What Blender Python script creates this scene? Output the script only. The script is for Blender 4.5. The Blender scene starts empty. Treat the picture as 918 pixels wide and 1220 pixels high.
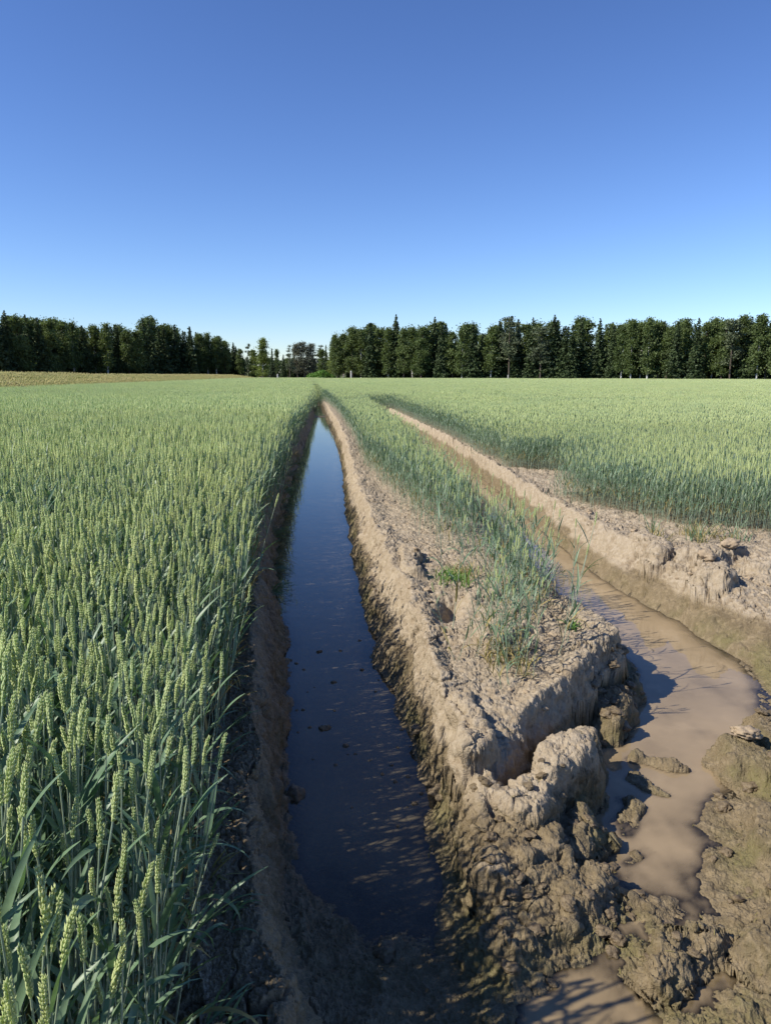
import bpy, math, random
import numpy as np
from mathutils import Vector, Euler, Matrix

random.seed(11); RNG = np.random.default_rng(11)
SC = bpy.context.scene
COL = SC.collection

# ------------------------------------------------------------------ camera, sky, sun, exposure
cam_d = bpy.data.cameras.new('camera'); cam = bpy.data.objects.new('camera', cam_d); COL.objects.link(cam)
PITCH = math.radians(10.5); YAW = math.radians(5.6); CAMZ = 1.5
cam.location = (0, 0, CAMZ)
cam.rotation_euler = (math.pi/2-PITCH, 0, -YAW)
cam_d.sensor_fit = 'VERTICAL'; cam_d.sensor_height = 36.0; cam_d.lens = 36.0*881/1220
cam_d.clip_start = 0.05; cam_d.clip_end = 9000
SC.camera = cam

SUN_EL = math.radians(41.5); SUN_DIR = Vector((-0.97, -0.24, 0)).normalized()
SUN_DIR = Vector((SUN_DIR.x*math.cos(SUN_EL), SUN_DIR.y*math.cos(SUN_EL), math.sin(SUN_EL)))
W = bpy.data.worlds.new("World"); SC.world = W; W.use_nodes = True
nt = W.node_tree; nt.nodes.clear()
sky = nt.nodes.new('ShaderNodeTexSky'); sky.sky_type = 'NISHITA'; sky.sun_disc = False
sky.sun_elevation = SUN_EL; sky.sun_rotation = math.atan2(SUN_DIR.x, SUN_DIR.y)
sky.air_density = 1.0; sky.dust_density = 0.0; sky.ozone_density = 3.0; sky.altitude = 0
bg = nt.nodes.new('ShaderNodeBackground'); bg.inputs['Strength'].default_value = 0.07
wo = nt.nodes.new('ShaderNodeOutputWorld')
gm = nt.nodes.new('ShaderNodeGamma'); gm.inputs['Gamma'].default_value = 1.25
tint = nt.nodes.new('ShaderNodeMix'); tint.data_type = 'RGBA'; tint.blend_type = 'MULTIPLY'; tint.inputs[0].default_value = 1; tint.inputs[7].default_value = (.72, .785, 1, 1)   # camera white balance of the sky
nt.links.new(sky.outputs[0], gm.inputs[0]); nt.links.new(gm.outputs[0], tint.inputs[6]); nt.links.new(tint.outputs[2], bg.inputs[0]); nt.links.new(bg.outputs[0], wo.inputs[0])
sun_d = bpy.data.lights.new('sun', 'SUN'); sun_d.energy = 4.2; sun_d.angle = math.radians(0.53); sun_d.color = (1.0, 0.93, 0.82)
sun = bpy.data.objects.new('sun', sun_d); COL.objects.link(sun)
sun.rotation_euler = (-SUN_DIR).to_track_quat('-Z', 'Y').to_euler()
SC.view_settings.view_transform = 'Standard'; SC.view_settings.look = 'None'
SC.view_settings.exposure = 0.6; SC.view_settings.gamma = 1.0; SC.view_settings.use_curve_mapping = False
SC.cycles.max_bounces = 6; SC.cycles.diffuse_bounces = 3; SC.cycles.glossy_bounces = 3
SC.cycles.transparent_max_bounces = 12; SC.cycles.transmission_bounces = 3
SC.cycles.caustics_reflective = False; SC.cycles.caustics_refractive = False
SC.cycles.use_denoising = True

# ------------------------------------------------------------------ helpers
def tag(o, label=None, cat=None, group=None, kind=None):
    if label: o['label'] = label
    if cat: o['category'] = cat
    if group: o['group'] = group
    if kind: o['kind'] = kind
    return o
def link(name, me, mat=None, parent=None):
    o = bpy.data.objects.new(name, me); COL.objects.link(o)
    if mat is not None and len(me.materials) == 0: me.materials.append(mat)
    if parent is not None: o.parent = parent
    return o
def empty(name, loc=(0, 0, 0), rz=0):
    o = bpy.data.objects.new(name, None); COL.objects.link(o); o.location = loc; o.rotation_euler = (0, 0, rz)
    o.empty_display_size = .1
    return o
class MB:
    def __init__(s): s.v = []; s.f = []; s.m = []
    def add(s, vs, fs, mi=0):
        n = len(s.v); s.v.extend(vs); s.f.extend([tuple(i+n for i in f) for f in fs]); s.m.extend([mi]*len(fs))
    def tube(s, pts, rad, n=5, mi=0, cap=False):
        rings = []
        for i, p in enumerate(pts):
            p = Vector(p); a = Vector(pts[max(i-1, 0)]); b = Vector(pts[min(i+1, len(pts)-1)])
            d = (b-a).normalized(); x = d.orthogonal().normalized() if abs(d.z) < .3 else d.cross(Vector((0, 1, 0))).normalized(); y = d.cross(x)
            r = rad[i] if hasattr(rad, '__len__') else rad
            rings.append([tuple(p+(x*math.cos(t)+y*math.sin(t))*r) for t in [2*math.pi*k/n for k in range(n)]])
        vs = [v for r in rings for v in r]; fs = []
        for i in range(len(pts)-1):
            for k in range(n):
                fs.append((i*n+k, i*n+(k+1) % n, (i+1)*n+(k+1) % n, (i+1)*n+k))
        if cap: fs.append(tuple(range((len(pts)-1)*n, len(pts)*n)))
        s.add(vs, fs, mi)
    def diamond(s, c, d, L, w, t, side, mi=0):        # a pointed husk: base, tip and a belt of four
        c = Vector(c); d = Vector(d).normalized(); a = Vector(side) - d*Vector(side).dot(d)
        a = a.normalized() if a.length > 1e-6 else d.orthogonal().normalized(); b = d.cross(a)
        m = c+d*L*.42
        vs = [tuple(c), tuple(m+a*w), tuple(m+b*t), tuple(m-a*w), tuple(m-b*t), tuple(c+d*L)]
        s.add(vs, [(0, 2, 1), (0, 3, 2), (0, 4, 3), (0, 1, 4), (5, 1, 2), (5, 2, 3), (5, 3, 4), (5, 4, 1)], mi)
    def ribbon(s, pts, ws, side, fold=.25, mi=0):
        vs = []; fs = []
        for i, (p, w) in enumerate(zip(pts, ws)):
            p = Vector(p); a = Vector(pts[max(i-1, 0)]); b = Vector(pts[min(i+1, len(pts)-1)]); d = (b-a).normalized()
            sd = Vector(side[i] if isinstance(side, list) else side); sd = (sd-d*sd.dot(d)).normalized(); up = d.cross(sd)
            vs += [tuple(p-sd*w+up*w*fold), tuple(p), tuple(p+sd*w+up*w*fold)]
        for i in range(len(pts)-1):
            fs += [(3*i, 3*i+1, 3*i+4, 3*i+3), (3*i+1, 3*i+2, 3*i+5, 3*i+4)]
        s.add(vs, fs, mi)
    def mesh(s, name, mats, smooth=True):
        me = bpy.data.meshes.new(name); me.from_pydata(s.v, [], s.f)
        for m in (mats if isinstance(mats, (list, tuple)) else [mats]): me.materials.append(m)
        me.polygons.foreach_set('material_index', s.m)
        me.polygons.foreach_set('use_smooth', [smooth]*len(s.f)); me.update(); return me

# ---- numpy noise
def _hash(ix, iy, seed):
    h = (ix.astype(np.int64)*374761393 + iy.astype(np.int64)*668265263 + seed*1442695041) & 0xffffffff
    h = ((h ^ (h >> 13))*1274126177) & 0xffffffff
    h = ((h ^ (h >> 16))*2246822519) & 0xffffffff
    return ((h ^ (h >> 15)) & 0xffffff)/float(0x1000000)
def perlin(x, y, seed=0):
    xi = np.floor(x); yi = np.floor(y); fx = x-xi; fy = y-yi
    u = fx*fx*fx*(fx*(fx*6-15)+10); v = fy*fy*fy*(fy*(fy*6-15)+10)
    def g(dx, dy):
        a = _hash(xi+dx, yi+dy, seed)*2*np.pi
        return np.cos(a)*(fx-dx)+np.sin(a)*(fy-dy)
    n0 = g(0, 0)*(1-u)+g(1, 0)*u; n1 = g(0, 1)*(1-u)+g(1, 1)*u
    return (n0*(1-v)+n1*v)*1.4
def fbm(x, y, f, octv, seed=0, gain=.5):
    s = 0; a = 1.
    for i in range(octv):
        s = s+a*perlin(x*f, y*f, seed+i*17); f *= 2.03; a *= gain
    return s
def voro(x, y, seed=0):
    xi = np.floor(x); yi = np.floor(y)
    f1 = np.full(x.shape, 9.); f2 = np.full(x.shape, 9.); idv = np.zeros(x.shape)
    for dx in (-1, 0, 1):
        for dy in (-1, 0, 1):
            cx = xi+dx; cy = yi+dy
            px = cx+.1+.8*_hash(cx, cy, seed); py = cy+.1+.8*_hash(cx, cy, seed+7)
            d = np.hypot(px-x, py-y); c = _hash(cx, cy, seed+13)
            n = d < f1
            f2 = np.where(n, f1, np.minimum(f2, d)); idv = np.where(n, c, idv); f1 = np.where(n, d, f1)
    return f1, f2, idv
def _hash3(ix, iy, iz, seed):
    h = (ix*374761393 + iy*668265263 + iz*2147483647 + seed*1442695041) & 0xffffffff
    h = ((h ^ (h >> 13))*1274126177) & 0xffffffff
    h = ((h ^ (h >> 16))*2246822519) & 0xffffffff
    return ((h ^ (h >> 15)) & 0xffffffff)
def perlin3(P, f, seed=0):
    q = (P*f).astype(np.float32); fl = np.floor(q); fr = q-fl; ii = fl.astype(np.int64)
    w = fr*fr*fr*(fr*(fr*6-15)+10); out = 0
    for dx in (0, 1):
        wx = w[:, 0] if dx else 1-w[:, 0]
        for dy in (0, 1):
            wy = w[:, 1] if dy else 1-w[:, 1]
            for dz in (0, 1):
                wz = w[:, 2] if dz else 1-w[:, 2]
                h = _hash3(ii[:, 0]+dx, ii[:, 1]+dy, ii[:, 2]+dz, seed)
                gx = ((h & 1023)/511.5-1).astype(np.float32); gy = (((h >> 10) & 1023)/511.5-1).astype(np.float32); gz = (((h >> 20) & 1023)/511.5-1).astype(np.float32)
                out = out+wx*wy*wz*(gx*(fr[:, 0]-dx)+gy*(fr[:, 1]-dy)+gz*(fr[:, 2]-dz))
    return out*1.3
def voro3(P, f, seed=0):
    q = (P*f).astype(np.float32); fl = np.floor(q).astype(np.int64); fr = q-fl.astype(np.float32)
    n = len(q); f1 = np.full(n, 9., np.float32); f2 = np.full(n, 9., np.float32); idv = np.zeros(n, np.float32)
    for dx in (-1, 0, 1):
        for dy in (-1, 0, 1):
            for dz in (-1, 0, 1):
                h = _hash3(fl[:, 0]+dx, fl[:, 1]+dy, fl[:, 2]+dz, seed)
                d = (dx+.1+.8*((h & 1023)/1023.)-fr[:, 0])**2+(dy+.1+.8*(((h >> 10) & 1023)/1023.)-fr[:, 1])**2+(dz+.1+.8*(((h >> 20) & 1023)/1023.)-fr[:, 2])**2
                m = d < f1; f2 = np.where(m, f1, np.minimum(f2, d)); f1 = np.where(m, d, f1); idv = np.where(m, (h % 997)/997., idv)
    return np.sqrt(f1), np.sqrt(f2), idv
def ss(a, b, x):
    t = np.clip((x-a)/(b-a), 0, 1); return t*t*(3-2*t)
def bump(x, a, b, c, d): return ss(a, b, x)*(1-ss(c, d, x))

# ------------------------------------------------------------------ terrain cross-sections (metres)
WL, WR, WB = -.32, -.287, -.262          # water levels: left rut, right rut, small foreground puddle
S = {
 -3:  [(-.28,0),(-.14,0),(-.02,-.22),(.1,-.25),(.40,-.25),(.5,-.24),(.55,-.23),(.62,-.22),(.68,-.24),(.75,-.25),(.85,-.25),(.95,-.22),(1.05,-.22),(1.1,-.22),(1.2,-.21),(1.35,-.20),(1.6,-.16),(2.0,-.10),(2.6,-.05)],
 1.2: [(-.30,0),(-.14,0),(-.02,-.24),(.1,-.27),(.40,-.27),(.5,-.25),(.55,-.24),(.57,-.25),(.60,-.28),(.64,-.30),(.90,-.30),(.96,-.25),(1.05,-.23),(1.1,-.23),(1.2,-.22),(1.35,-.20),(1.6,-.16),(2.0,-.10),(2.6,-.05)],
 1.75:[(-.33,0),(-.13,0),(0,-.27),(.08,-.292),(.42,-.292),(.49,-.25),(.52,-.24),(.54,-.25),(.57,-.28),(.62,-.30),(.88,-.295),(.9,-.25),(1.0,-.235),(1.1,-.24),(1.25,-.235),(1.4,-.22),(1.7,-.18),(2.1,-.13),(2.8,-.05)],
 2.2: [(-.36,0),(-.2,0),(-.08,-.3),(.02,-.326),(.40,-.326),(.48,-.28),(.52,-.2),(.62,-.18),(.72,-.17),(.85,-.18),(.90,-.22),(.94,-.26),(.98,-.29),(1.03,-.315),(1.27,-.315),(1.40,-.29),(1.62,-.22),(2.1,-.14),(2.9,-.04)],
 2.6: [(-.4,0),(-.25,0),(-.14,-.3),(-.02,-.36),(.38,-.36),(.48,-.31),(.53,-.2),(.60,-.03),(.66,-.02),(.70,-.06),(.76,-.2),(.92,-.23),(.98,-.28),(1.04,-.34),(1.48,-.34),(1.62,-.29),(1.85,-.23),(2.3,-.15),(3,-.04)],
 3.0: [(-.44,0),(-.28,.01),(-.15,-.32),(-.02,-.38),(.4,-.38),(.5,-.32),(.54,-.2),(.60,.05),(.68,.03),(.8,.02),(.90,.04),(1.01,-.2),(1.12,-.29),(1.16,-.35),(1.85,-.35),(2.0,-.29),(2.25,-.23),(2.7,-.16),(3.3,-.05)],
 3.5: [(-.48,0),(-.31,.02),(-.15,-.32),(-.02,-.39),(.38,-.39),(.48,-.32),(.53,-.18),(.6,.07),(.72,.03),(1.2,.02),(1.31,.05),(1.45,-.18),(1.56,-.3),(1.62,-.36),(2.3,-.36),(2.42,-.3),(2.6,-.23),(2.85,-.13),(3.3,-.05)],
 4.1: [(-.52,0),(-.36,.03),(-.19,-.32),(-.05,-.4),(.3,-.4),(.42,-.32),(.5,-.18),(.6,.08),(.75,.03),(1.6,.02),(1.74,.06),(1.83,-.18),(2.03,-.3),(2.1,-.36),(2.55,-.36),(2.68,-.3),(2.75,-.23),(2.95,-.09),(3.4,-.05)],
 5:   [(-.58,0),(-.42,.04),(-.22,-.32),(-.08,-.42),(.25,-.42),(.39,-.32),(.48,-.18),(.61,.08),(.78,.03),(1.68,.02),(1.82,.07),(1.98,-.1),(2.2,-.3),(2.28,-.37),(2.5,-.37),(2.62,-.3),(2.69,-.2),(2.87,-.01),(3.3,-.02)],
 6:   [(-.64,0),(-.5,.05),(-.34,-.32),(-.2,-.44),(.2,-.44),(.37,-.32),(.48,-.16),(.62,.07),(.8,.03),(1.75,.02),(1.9,.06),(2.1,-.1),(2.3,-.3),(2.36,-.38),(2.44,-.38),(2.52,-.3),(2.62,-.14),(2.78,.06),(3.2,.02)],
 8:   [(-.68,0),(-.55,.05),(-.41,-.32),(-.28,-.45),(.25,-.45),(.4,-.32),(.48,-.16),(.6,.07),(.85,.02),(1.95,.02),(2.1,.05),(2.3,-.1),(2.42,-.3),(2.45,-.36),(2.55,-.36),(2.6,-.3),(2.68,-.14),(2.8,.06),(3.0,.02)],
 10.5:[(-.71,0),(-.57,.05),(-.41,-.32),(-.28,-.45),(.3,-.45),(.46,-.32),(.52,-.16),(.6,.07),(.9,.02),(2.1,.02),(2.25,.05),(2.45,-.1),(2.6,-.3),(2.65,-.34),(2.76,-.34),(2.82,-.3),(2.86,-.12),(2.92,.06),(3.05,.02)],
 14:  [(-.70,0),(-.55,.04),(-.39,-.32),(-.25,-.45),(.4,-.45),(.55,-.32),(.6,-.16),(.69,.07),(.95,.02),(2.1,.02),(2.3,.05),(2.6,-.1),(2.8,-.3),(2.85,-.34),(2.98,-.34),(3.03,-.3),(3.06,-.12),(3.1,.06),(3.2,.02)],
 17.5:[(-.6,0),(-.45,.04),(-.27,-.32),(-.15,-.45),(.5,-.45),(.64,-.32),(.7,-.16),(.78,.07),(1.02,.02),(2.1,.02),(2.4,.05),(2.7,-.1),(2.93,-.3),(2.98,-.34),(3.08,-.34),(3.14,-.3),(3.18,-.12),(3.24,.06),(3.35,.02)],
 25:  [(-.45,0),(-.3,.04),(-.1,-.32),(0,-.45),(.5,-.45),(.64,-.32),(.7,-.16),(.8,.07),(1.1,.02),(2.1,.02),(2.3,.05),(2.6,-.1),(2.9,-.26),(2.95,-.28),(3.1,-.28),(3.2,-.26),(3.25,-.12),(3.35,.06),(3.45,.02)],
 32:  [(-.3,0),(-.15,.04),(.07,-.32),(.15,-.4),(.5,-.4),(.58,-.32),(.64,-.16),(.75,.07),(1.1,.02),(2.3,.02),(2.5,.05),(2.7,-.1),(2.95,-.2),(3.0,-.22),(3.2,-.22),(3.3,-.2),(3.35,-.1),(3.45,.05),(3.5,.02)],
 33.2:[(-.28,0),(-.13,.04),(.09,-.27),(.17,-.28),(.5,-.28),(.58,-.27),(.64,-.16),(.75,.07),(1.1,.02),(2.3,.02),(2.5,.05),(2.7,-.05),(2.95,-.1),(3.0,-.1),(3.2,-.1),(3.3,-.1),(3.35,-.03),(3.45,.05),(3.5,.02)],
 34.6:[(-.26,0),(-.11,.04),(.1,-.32),(.17,-.4),(.5,-.4),(.56,-.32),(.64,-.16),(.75,.07),(1.1,.02),(2.3,.02),(2.5,.03),(2.7,0),(2.95,0),(3.0,0),(3.2,0),(3.3,0),(3.35,0),(3.45,.03),(3.5,.02)],
 42:  [(-.22,0),(-.08,.04),(.08,-.33),(.13,-.37),(.44,-.37),(.5,-.33),(.55,-.16),(.65,.05),(1.1,.02),(2.3,.02),(2.5,.0),(2.7,0),(2.95,0),(3.0,0),(3.2,0),(3.3,0),(3.35,0),(3.45,0),(3.5,.0)],
 75:  [(-.2,0),(-.1,.02),(.05,-.25),(.1,-.25),(.3,-.25),(.36,-.25),(.45,-.1),(.55,.02),(1.1,0),(2.3,.0),(2.5,.0),(2.7,0),(2.95,0),(3.0,0),(3.2,0),(3.3,0),(3.35,0),(3.45,0),(3.5,.0)],
 200: [(-.2,0),(-.1,0),(.05,0),(.1,0),(.3,0),(.36,0),(.45,0),(.55,0),(1.1,0),(2.3,.0),(2.5,.0),(2.7,0),(2.95,0),(3.0,0),(3.2,0),(3.3,0),(3.35,0),(3.45,0),(3.5,.0)],
}
for _y, _cx, _mx, _fx in ((4.1, 1.72, 1.86, 2.0), (5, 1.60, 1.80, 1.98), (6, 1.58, 1.80, 2.02), (8, 1.72, 1.98, 2.2), (10.5, 1.92, 2.2, 2.42), (14, 2.05, 2.35, 2.6), (17.5, 2.15, 2.45, 2.72), (25, 2.2, 2.5, 2.75)):
    r_ = S[_y]; _z = .03 if _y < 4.5 else -.03; r_[9] = (_cx-.35, 0); r_[10] = (_cx, _z); r_[11] = (_mx, -.2); r_[12] = (_fx, -.3)
    r_[13] = (max(_fx+.05, r_[13][0]-.12), r_[13][1])
S[4.1][9] = (1.55, .02); S[4.1][10] = (1.66, .05); S[4.1][11] = (1.79, -.18); S[4.1][12] = (2.0, -.3)
S[1.75][11:14] = [(.98,-.245),(1.05,-.265),(1.2,-.262)]
SY = np.array(sorted(S)); SX = np.array([[p[0] for p in S[k]] for k in SY]); SZ = np.array([[p[1] for p in S[k]] for k in SY])
K = SX.shape[1]
def ctl(y, k): return np.interp(y, SY, SX[:, k])
def base(x, y):
    """height and section coordinate s (0 = left wheat edge ... 18 = right edge)"""
    z = np.zeros_like(x); s = np.where(x < 0, -1., 19.)
    # let every bank line wander a little so nothing is ruler straight
    wob = 1-ss(60, 120, y)
    def cx(k):
        c = ctl(y, k)
        a = .035 if k not in (4,) else .0
        return c+a*wob*(perlin(y*.9+k//3*9.1, y*0+3.3*(k//3), 5)+.6*perlin(y*2.7, y*0+7.7*(k//2), 6))
    prev_x = cx(0); prev_z = np.interp(y, SY, SZ[:, 0])
    for k in range(1, K):
        nx = np.maximum(cx(k), prev_x+.015); nz = np.interp(y, SY, SZ[:, k])
        t = (x-prev_x)/(nx-prev_x); m = (t >= 0) & (t < 1)
        tt = t*t*(3-2*t)*.55+t*.45
        z = np.where(m, prev_z+(nz-prev_z)*tt, z); s = np.where(m, k-1+t, s)
        prev_x, prev_z = nx, nz
    endm = (x >= prev_x)
    z = np.where(endm, prev_z*(1-ss(0, 3, x-prev_x)), z)
    z0 = np.interp(y, SY, SZ[:, 0]); s = np.where(x < cx(0), -1., np.where(endm, 19., s))
    return z, s
def seg(x, y, a, b):
    ax, ay = a; bx, by = b; dx, dy = bx-ax, by-ay
    t = np.clip(((x-ax)*dx+(y-ay)*dy)/(dx*dx+dy*dy), 0, 1)
    return np.hypot(x-ax-t*dx, y-ay-t*dy), t
def smax(a, b, k=.03):
    h = np.clip(.5+.5*(a-b)/k, 0, 1); return b*(1-h)+a*h+k*h*(1-h)
def right_edge(y):   # left limit of the right field
    e = np.interp(y, [6.3, 6.9, 8.4, 9.0, 9.3, 11.2, 11.6, 14, 17, 25, 33, 34, 40], [4.6, 3.55, 2.95, 2.95, 3.75, 3.8, 3.0, 3.1, 3.22, 3.32, 3.4, 2.2, 2.0])
    return e
LUMPS = [  # (x0,y0,x1,y1,radius,top z,base z): mud thrown up between the two ruts and beside the puddle
 (.74,2.44,.90,2.62,.12,-.05,-.26),(.90,2.62,1.08,2.84,.12,-.01,-.28),(1.10,2.88,1.18,2.98,.10,-.08,-.3),
 (.60,2.22,.80,2.36,.11,-.12,-.26),(.82,2.10,.9,2.2,.08,-.18,-.27),(.56,1.98,.74,2.06,.10,-.18,-.27),(.90,2.40,1.0,2.5,.07,-.19,-.28),
 (1.42,3.34,1.56,3.52,.11,-.15,-.32),(1.60,3.58,1.78,3.82,.09,-.18,-.32),(1.20,3.08,1.28,3.18,.08,-.2,-.32),
 (1.30,2.74,1.18,2.56,.05,-.29,-.33),(1.22,2.44,1.13,2.36,.04,-.30,-.33),(1.52,3.12,1.68,3.02,.05,-.28,-.33),(1.4,2.92,1.5,2.80,.045,-.285,-.33),
 (1.95,2.80,1.92,3.00,.10,-.17,-.27),(2.1,3.05,2.18,3.2,.09,-.15,-.25),(1.68,2.30,1.75,2.45,.09,-.16,-.25),(1.9,2.5,1.96,2.62,.08,-.12,-.22),
 (1.12,1.88,1.2,1.9,.07,-.19,-.24),(1.35,1.80,1.45,1.9,.10,-.15,-.22),(.98,1.78,1.06,1.86,.06,-.18,-.24),(1.5,1.7,1.6,1.75,.09,-.13,-.2),
 (2.9,5.0,3.1,5.25,.16,.12,-.02),(3.05,5.5,3.4,5.6,.16,.13,.0),(3.45,5.35,3.9,5.5,.15,.10,.0),(2.82,5.6,2.9,6.2,.12,.12,.0),
 (1.62,4.05,1.60,4.5,.10,.07,-.05),(1.45,3.65,1.65,3.9,.10,.10,-.05),(.62,2.66,.66,3.1,.07,.07,-.1),(1.22,3.36,1.36,3.52,.08,.08,-.05),
 (.95,3.85,1.15,4.05,.10,.08,.0),(1.0,4.6,1.15,4.75,.09,.07,.0),(.72,5.2,.76,5.9,.10,.12,.0),
]
def ground(x, y, full=True):
    x = np.asarray(x, float); y = np.asarray(y, float)
    near = 1-ss(25, 60, np.hypot(x, y))
    wx = x+near*(.05*perlin(x*2.1, y*2.1, 31)+.022*perlin(x*6.3, y*6.3, 32))
    wy = y+near*(.05*perlin(x*2.1+50, y*2.1, 33)+.022*perlin(x*6.3, y*6.3+40, 34))
    z, s = base(wx, wy)
    for (x0, y0, x1, y1, r, tz, bz) in LUMPS:
        m = (np.abs(x-(x0+x1)/2) < 1) & (np.abs(y-(y0+y1)/2) < 1)
        if not m.any(): continue
        xm = wx[m]+.03*perlin(x[m]*9, y[m]*9, 41); ym = wy[m]+.03*perlin(x[m]*9, y[m]*9, 42)
        d, t = seg(xm, ym, (x0, y0), (x1, y1)); q = np.clip(d/r, 0, 1.6)
        prof = bz+(tz-bz)*(1-ss(.45, 1.15, q))
        zz = z[m]; z[m] = np.where(q < 1.2, smax(prof, zz, .02), zz)
    # hand-placed dents: crevice behind the front lump, hollow by the right bank
    for (x0, y0, x1, y1, r, dz) in [(.72,2.58,.96,2.92,.05,.07),(.98,2.96,1.34,3.34,.06,.05),(.80,4.35,.88,4.62,.07,.10),(3.0,5.2,3.5,5.3,.10,.05)]:
        d, t = seg(wx, wy, (x0, y0), (x1, y1)); z = z-dz*np.exp(-(d/r)**2)
    fieldL = s < 0; fieldR = s >= 18.9
    under = np.where(x < 1.0, z-WL, z-WR)                 # height over the local water
    crk = np.zeros_like(z)
    # shore lines of the shallow near end of the left rut wander
    z = z+near*.022*perlin(x*3.1, y*2.3, 55)*bump(s, 2.0, 3.0, 5.0, 6.0)*(1-ss(3.0, 4.2, y))+near*.012*perlin(x*9, y*7, 56)*bump(s, 2.0, 3.0, 5.0, 6.0)*(1-ss(3.0, 4.2, y))
    pud = bump(s, 11.6, 12.4, 14.6, 15.4)*(1-ss(3.9, 5.2, y))*(y > 1.9)
    z = z+pud*(.010+.03*perlin(x*3.2, y*2.2, 151)+.020*perlin(x*9, y*6, 152)+.010*perlin(x*23, y*17, 153))
    # smeared tyre lug ridges down the slope of the middle ridge
    lug = bump(s, 4.8, 5.5, 6.5, 7.2)*near*(1-ss(9, 15, y))
    ph = (y*1.0-x*.75)*8.5+.9*perlin(x*5, y*3, 91)+.5*perlin(x*14, y*11, 92)
    z = z+lug*(.022*(np.abs((ph % 1)-.5)*2-.5)+.010*(np.abs(((ph*2.3) % 1)-.5)*2-.5))
    z = z+near*(.024*perlin(x*4.3, y*4.3, 57)+.014*perlin(x*10, y*10, 58))*(1-ss(2.4, 3.0, y))*ss(.45, .6, x)*.8
    lug2 = (1-ss(2.7, 3.4, y))*ss(.42, .6, x)*(1-ss(.8, 1.1, x))
    ph = (y*.8+x*.55)*10+.9*perlin(x*5, y*4, 93)
    z = z+lug2*.016*(np.abs((ph % 1)-.5)*2-.5)
    # the field margin on the left rises gently
    z = z+.45*ss(-17, -24, x)*ss(20, 40, y)
    z = z+1.0*ss(-60, -160, x)
    return z, s, under, crk

# ------------------------------------------------------------------ materials
def new_mat(name):
    m = bpy.data.materials.new(name); m.use_nodes = True; m.node_tree.nodes.clear(); return m, m.node_tree
def N(t, typ, **kw):
    n = t.nodes.new(typ)
    for k, v in kw.items():
        if k in n.inputs.keys(): n.inputs[k].default_value = v
        else: setattr(n, k, v)
    return n
def rgb(c): return (c[0], c[1], c[2], 1)
def mix(t, fac, a, b, typ='MIX'):
    n = t.nodes.new('ShaderNodeMix'); n.data_type = 'RGBA'; n.blend_type = typ
    for sock, v in ((n.inputs['Factor'], fac), (n.inputs['A'], a), (n.inputs['B'], b)):
        if isinstance(v, bpy.types.NodeSocket): t.links.new(v, sock)
        elif isinstance(v, (tuple, list)): sock.default_value = rgb(v)
        else: sock.default_value = v
    # Mix node has several A/B sockets: use RGBA ones
    return n
def mixc(t, fac, a, b, typ='MIX'):
    n = t.nodes.new('ShaderNodeMix'); n.data_type = 'RGBA'; n.blend_type = typ
    def put(sock, v):
        if isinstance(v, bpy.types.NodeSocket): t.links.new(v, sock)
        elif isinstance(v, (tuple, list)): sock.default_value = rgb(v)
        else: sock.default_value = v
    put(n.inputs[0], fac); put(n.inputs[6], a); put(n.inputs[7], b)
    return n.outputs[2]
def math_(t, op, a, b=0, c=None, clamp=False):
    n = t.nodes.new('ShaderNodeMath'); n.operation = op; n.use_clamp = clamp
    for i, v in enumerate((a, b, c)):
        if v is None: continue
        if isinstance(v, bpy.types.NodeSocket): t.links.new(v, n.inputs[i])
        else: n.inputs[i].default_value = v
    return n.outputs[0]
def noise(t, vec, scale, detail=4, rough=.55):
    n = N(t, 'ShaderNodeTexNoise'); n.inputs['Scale'].default_value = scale; n.inputs['Detail'].default_value = detail; n.inputs['Roughness'].default_value = rough
    if vec is not None: t.links.new(vec, n.inputs['Vector'])
    return n.outputs['Fac']
def remap(t, v, a, b, c=0., d=1.):
    n = N(t, 'ShaderNodeMapRange'); n.interpolation_type = 'SMOOTHSTEP'
    t.links.new(v, n.inputs[0])
    for i, q in zip((1, 2, 3, 4), (a, b, c, d)): n.inputs[i].default_value = q
    return n.outputs[0]

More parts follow.
